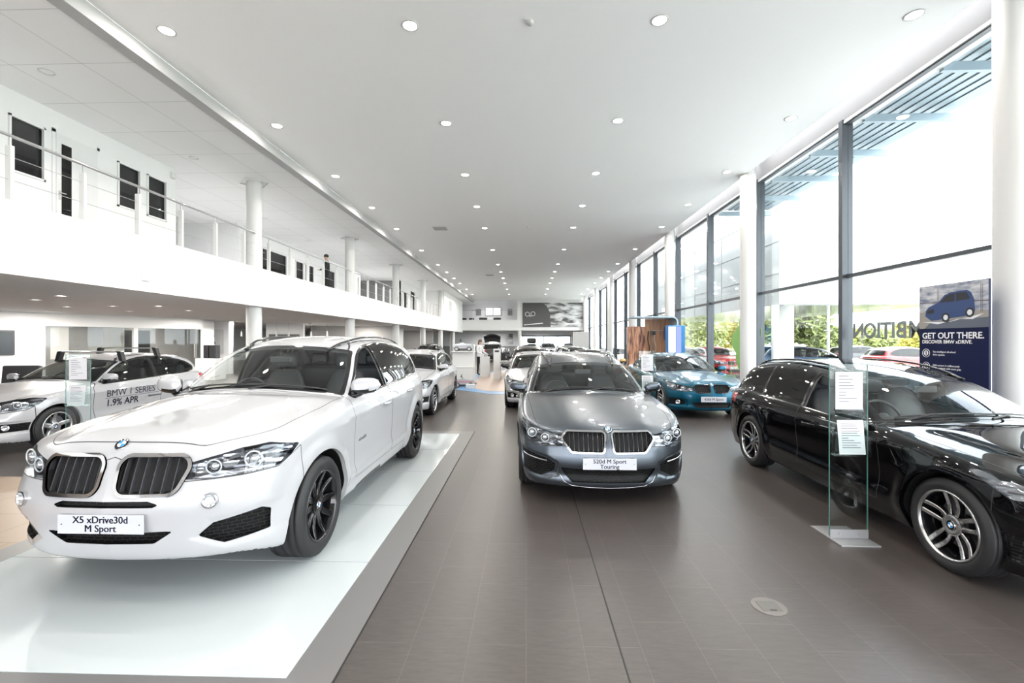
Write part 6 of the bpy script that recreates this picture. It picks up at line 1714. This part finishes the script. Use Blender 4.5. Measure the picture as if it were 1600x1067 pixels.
# ------------------------------------------------------------------ the cars
def repaint(root, old, new):
    for o in [root]+list(root.children_recursive):
        if o.type == 'MESH':
            for s in o.material_slots:
                if s.material == old: s.link = 'OBJECT'; s.material = new
BLK = [MT['rim_black'], MT['rim_black'], MT['rim_black']]
BI = [MT['alloy_grey'], MT['rim_black'], MT['alloy_grey']]
SIL = [MT['alloy'], MT['rim_dark'], MT['alloy']]
WHT, GRY, BLA, TEA = MT['paint_white'], MT['paint_grey'], MT['paint_black'], MT['paint_teal']
x5, f_x5, P_x5, d_x5 = build_car('car', 'suv', WHT, 'large white SUV with black wheels on the white glass platform', None, (-2.50, 2.62, .007), 0, .025, 'vspoke', BLK,
    plate=['X5 xDrive30d', 'M Sport'], trim='black_gloss', kid='chrome', front_open=True)
f5, f_f5, P_f5, d_f5 = build_car('car', 'touring5', GRY, 'metallic grey estate car in the centre facing the viewer', None, (.815, 4.50, 0), 0, .026, 'double', BI,
    plate=['520d M Sport', 'Touring'], trim='chrome', kid='chrome')
f3, f_f3, P_f3, d_f3 = build_car('car', 'touring3', BLA, 'glossy black estate car at the right beside the window', None, (3.86, 2.58, 0), 0, .028, 'double', BI,
    plate=['335d xDrive', 'M Sport'], trim='black_gloss', kid='black_gloss', front_open=True)
f4, f_f4, P_f4, d_f4 = build_car('car', 'coupe4', TEA, 'metallic teal coupe in front of the wooden booth', None, (3.88, 9.60, 0), 0, .035, 'double', SIL,
    plate=['430d M Sport'], trim='chrome', kid='black_gloss', detail=1)
h3, f_h3, P_h3, d_h3 = build_car('car', 'hatch3', WHT, 'white three-door hatchback with roof bars and finance lettering on its door', None, (-8.08, 6.10, 0), 0, .03, 'star', SIL,
    plate=['118i'], trim='black_gloss', kid='chrome', detail=1)
h5, f_h5, P_h5, d_h5 = build_car('car', 'hatch5', WHT, 'white five-door hatchback behind the large white SUV', None, (-2.87, 9.40, 0), 0, .035, 'double', BI,
    plate=['116d'], trim='black_gloss', kid='chrome', detail=1)
def copy_car(src, loc, label, old, new, rz=0.0, group=None):
    c = copy_tree(src); c.location = loc; c.rotation_euler = (0, 0, rz); c['label'] = label
    if group: c['group'] = group
    if new is not old: repaint(c, old, new)
    return c
SLV, DRK, GLD, RED, BLU = MT['paint_silver'], MT['paint_dark'], MT['paint_gold'], MT['paint_red'], MT['paint_blue']
c7 = copy_car(f4, (.34, 10.65, 0), 'white coupe half hidden behind the grey estate car, black mirrors', TEA, WHT)
for o in c7.children:
    if o.name.startswith('door_mirror'):
        for s in o.material_slots: s.link = 'OBJECT'; s.material = MT['black_gloss']
copy_car(f3, (.15, 17.4, 0), 'dark estate car with a wide windscreen behind the white coupe', BLA, DRK)
copy_car(h5, (.35, 27.5, 0), 'small dark car carrying a load on its roof far back', WHT, DRK)
gc = copy_car(f4, (2.35, 13.8, 0), 'gold bonneted car with dark roof behind the grey estate car', TEA, GLD)
for o in gc.children:
    if o.name.startswith('roof') and o.type == 'MESH':
        for s in o.material_slots:
            if s.material == GLD: s.link = 'OBJECT'; s.material = MT['black_gloss']
copy_car(f4, (2.35, 19.5, 0), 'black low car behind the gold bonneted car', TEA, BLA)
copy_car(f4, (2.55, 25.5, 0), 'small dark car furthest back along the windows', TEA, DRK)
copy_car(h5, (-7.1+.0, 31, 0), 'dark car parked between the mezzanine columns far left', WHT, DRK)
copy_car(h5, (2.2, 44, 0), 'silver car in front of the rear windows', WHT, SLV)
copy_car(h5, (4.6, 45, 0), 'dark car beside the white totem at the rear windows', WHT, DRK)
tg = copy_car(h5, (-2.7, 36+4.3, 0), 'dark car with its tailgate raised, below the balcony', WHT, DRK, PI)
tg.location = (-2.7, 40.3, 0)
m = MB(); V = []
for i in range(9):
    a = i/8; V += [(-.68+1.36*a, 4.05, 1.98+.22*math.sin(PI*a)), (-.62+1.24*a, 3.45, 1.50+.12*math.sin(PI*a)), (-.62+1.24*a, 3.45, 1.46+.12*math.sin(PI*a)), (-.68+1.36*a, 4.05, 1.94+.22*math.sin(PI*a))]
m.add(V, [(4*i+k, 4*i+(k+1) % 4, 4*i+4+(k+1) % 4, 4*i+4+k) for i in range(8) for k in range(4)], True); m.build('raised_tailgate', DRK, tg)
m = MB(); m.box(-.6, .6, 3.9, 4.12, .75, 1.35, .05); m.build('open_boot', MT['void_black'], tg)
m = MB(); m.box(.35-.3, .35+.3, 28.9, 30.6, 1.48, 1.82, .1); rb = tag(m.build('roof_box', MT['black_plastic']), 'black roof box on the small dark car far back', 'roof box')
# outside in the car park
OUT = [(1275, 22, 1, f3, BLA, BLU, 'dark blue estate car parked outside, side on'), (1352, 27, 1, h5, WHT, DRK, 'dark hatchback parked outside in the far row'),
       (1425, 22, 1, h5, WHT, RED, 'red hatchback parked outside left of the banner'), (1212, 25.5, 1, h5, WHT, SLV, 'silver hatchback outside behind the white columns'),
       (1093, 20, 0, h5, WHT, WHT, 'white hatchback parked under the building wing behind the teal coupe'), (1078, 28.5, 0, h5, WHT, SLV, 'silver hatchback behind the white one under the building wing'),
       (1150, 20.5, 0, h5, WHT, RED, 'red hatchback under the building wing behind the green sticker')]
for (px_, dd, turned, src, old, new, lb_) in OUT:
    x, y = at_px(px_, dd); o_ = copy_car(src, (x+2.2 if turned else x, y, -.05), lb_, old, new, PI/2 if turned else 0, 'cars parked outside')
for k, (x, y, src, old, new, lb_) in enumerate(((1.0, 66, h5, WHT, WHT, 'white car parked outside the rear windows, left'), (3.6, 68, h5, WHT, DRK, 'dark car parked outside the rear windows, right'))):
    copy_car(src, (x, y, -.05), lb_, old, new, 0, 'cars parked outside')

# finance lettering on the hatchback's door, roof bars, window sheet
def side_frame(fld, s, z, hw):
    p = fld.ray([(hw+.2, s, z)], (-1, 0, 0), .8)[0]; return p
def door_text(fld, P, door, s, string, z, size, bold=0.0, align='LEFT', conform=True):
    p = side_frame(fld, s, z, P['hw']); me = text_mesh(string, size, .0006, align=align, bold=bold)
    me.transform(frame_matrix((p[0]+.002, s, z), (0, 1, 0), (0, 0, 1)))
    co = np.empty(len(me.vertices)*3); me.vertices.foreach_get('co', co); co = co.reshape(-1, 3)
    q = fld.ray(np.stack([np.full(len(co), P['hw']+.2), co[:, 1], co[:, 2]], 1), (-1, 0, 0), .8, 60); co[:, 0] = q[:, 0]+.004
    me.vertices.foreach_set('co', co.ravel()); me.update(); me.materials.append(MT['ink']); return link('door_lettering', me, door)
dd_ = d_h3[(0, 1)]
door_text(f_h3, P_h3, dd_, 1.55, 'BMW 1 SERIES', .73, .165); door_text(f_h3, P_h3, dd_, 1.55, '1.9% APR', .565, .165, bold=.003)
door_text(f_h3, P_h3, dd_, 2.42, 'Representative', .60, .05, bold=.0008)
m = MB(); sarr = np.linspace(1.53, 2.66, 12); q = f_h3.ray(np.stack([np.full(12, 1.1), sarr, np.full(12, .655)], 1), (-1, 0, 0), .8, 80)
m.add([(a[0]+.002, a[1], a[2]+dz) for a in q for dz in (-.003, .003)], [(2*i, 2*i+1, 2*i+3, 2*i+2) for i in range(11)]); m.build('door_rule', MT['ink'], dd_)
for s_ in (2.15, 2.95):
    zt_ = float(f_h3.ray([(0, s_, 2.2)], (0, 0, -1), 1.5, 200)[0][2])
    t = empty('roof_bar', (-8.08, 6.10+s_, 0), label='%s silver roof bar with black feet on the white hatchback' % ('front' if s_ < 2.5 else 'rear'), cat='roof bar', group='roof bars on the white hatchback')
    m = MB(); m.box(-.60, .60, -.035, .035, zt_+.075, zt_+.10, .01); m.build('bar', MT['alloy'], t)
    for sx in (-.56, .56):
        m = MB(); zf = float(f_h3.ray([(abs(sx), s_, 2.2)], (0, 0, -1), 1.5, 200)[0][2]); sg = 1 if sx > 0 else -1
        m.prism([(sx-.03*sg, zt_+.10), (sx+.04*sg, zt_+.09), (sx+.09*sg, zf-.02), (sx+.02*sg, zf-.005), (sx-.03*sg, zt_+.07)], -.04, .04, 'y'); m.build('foot', DARK, t)
# small side badges on the SUV
door_text(f_x5, P_x5, d_x5[(0, 1)], 1.60, 'xDrive30d', .72, .045)

for o in bpy.data.objects: clean_root(o)
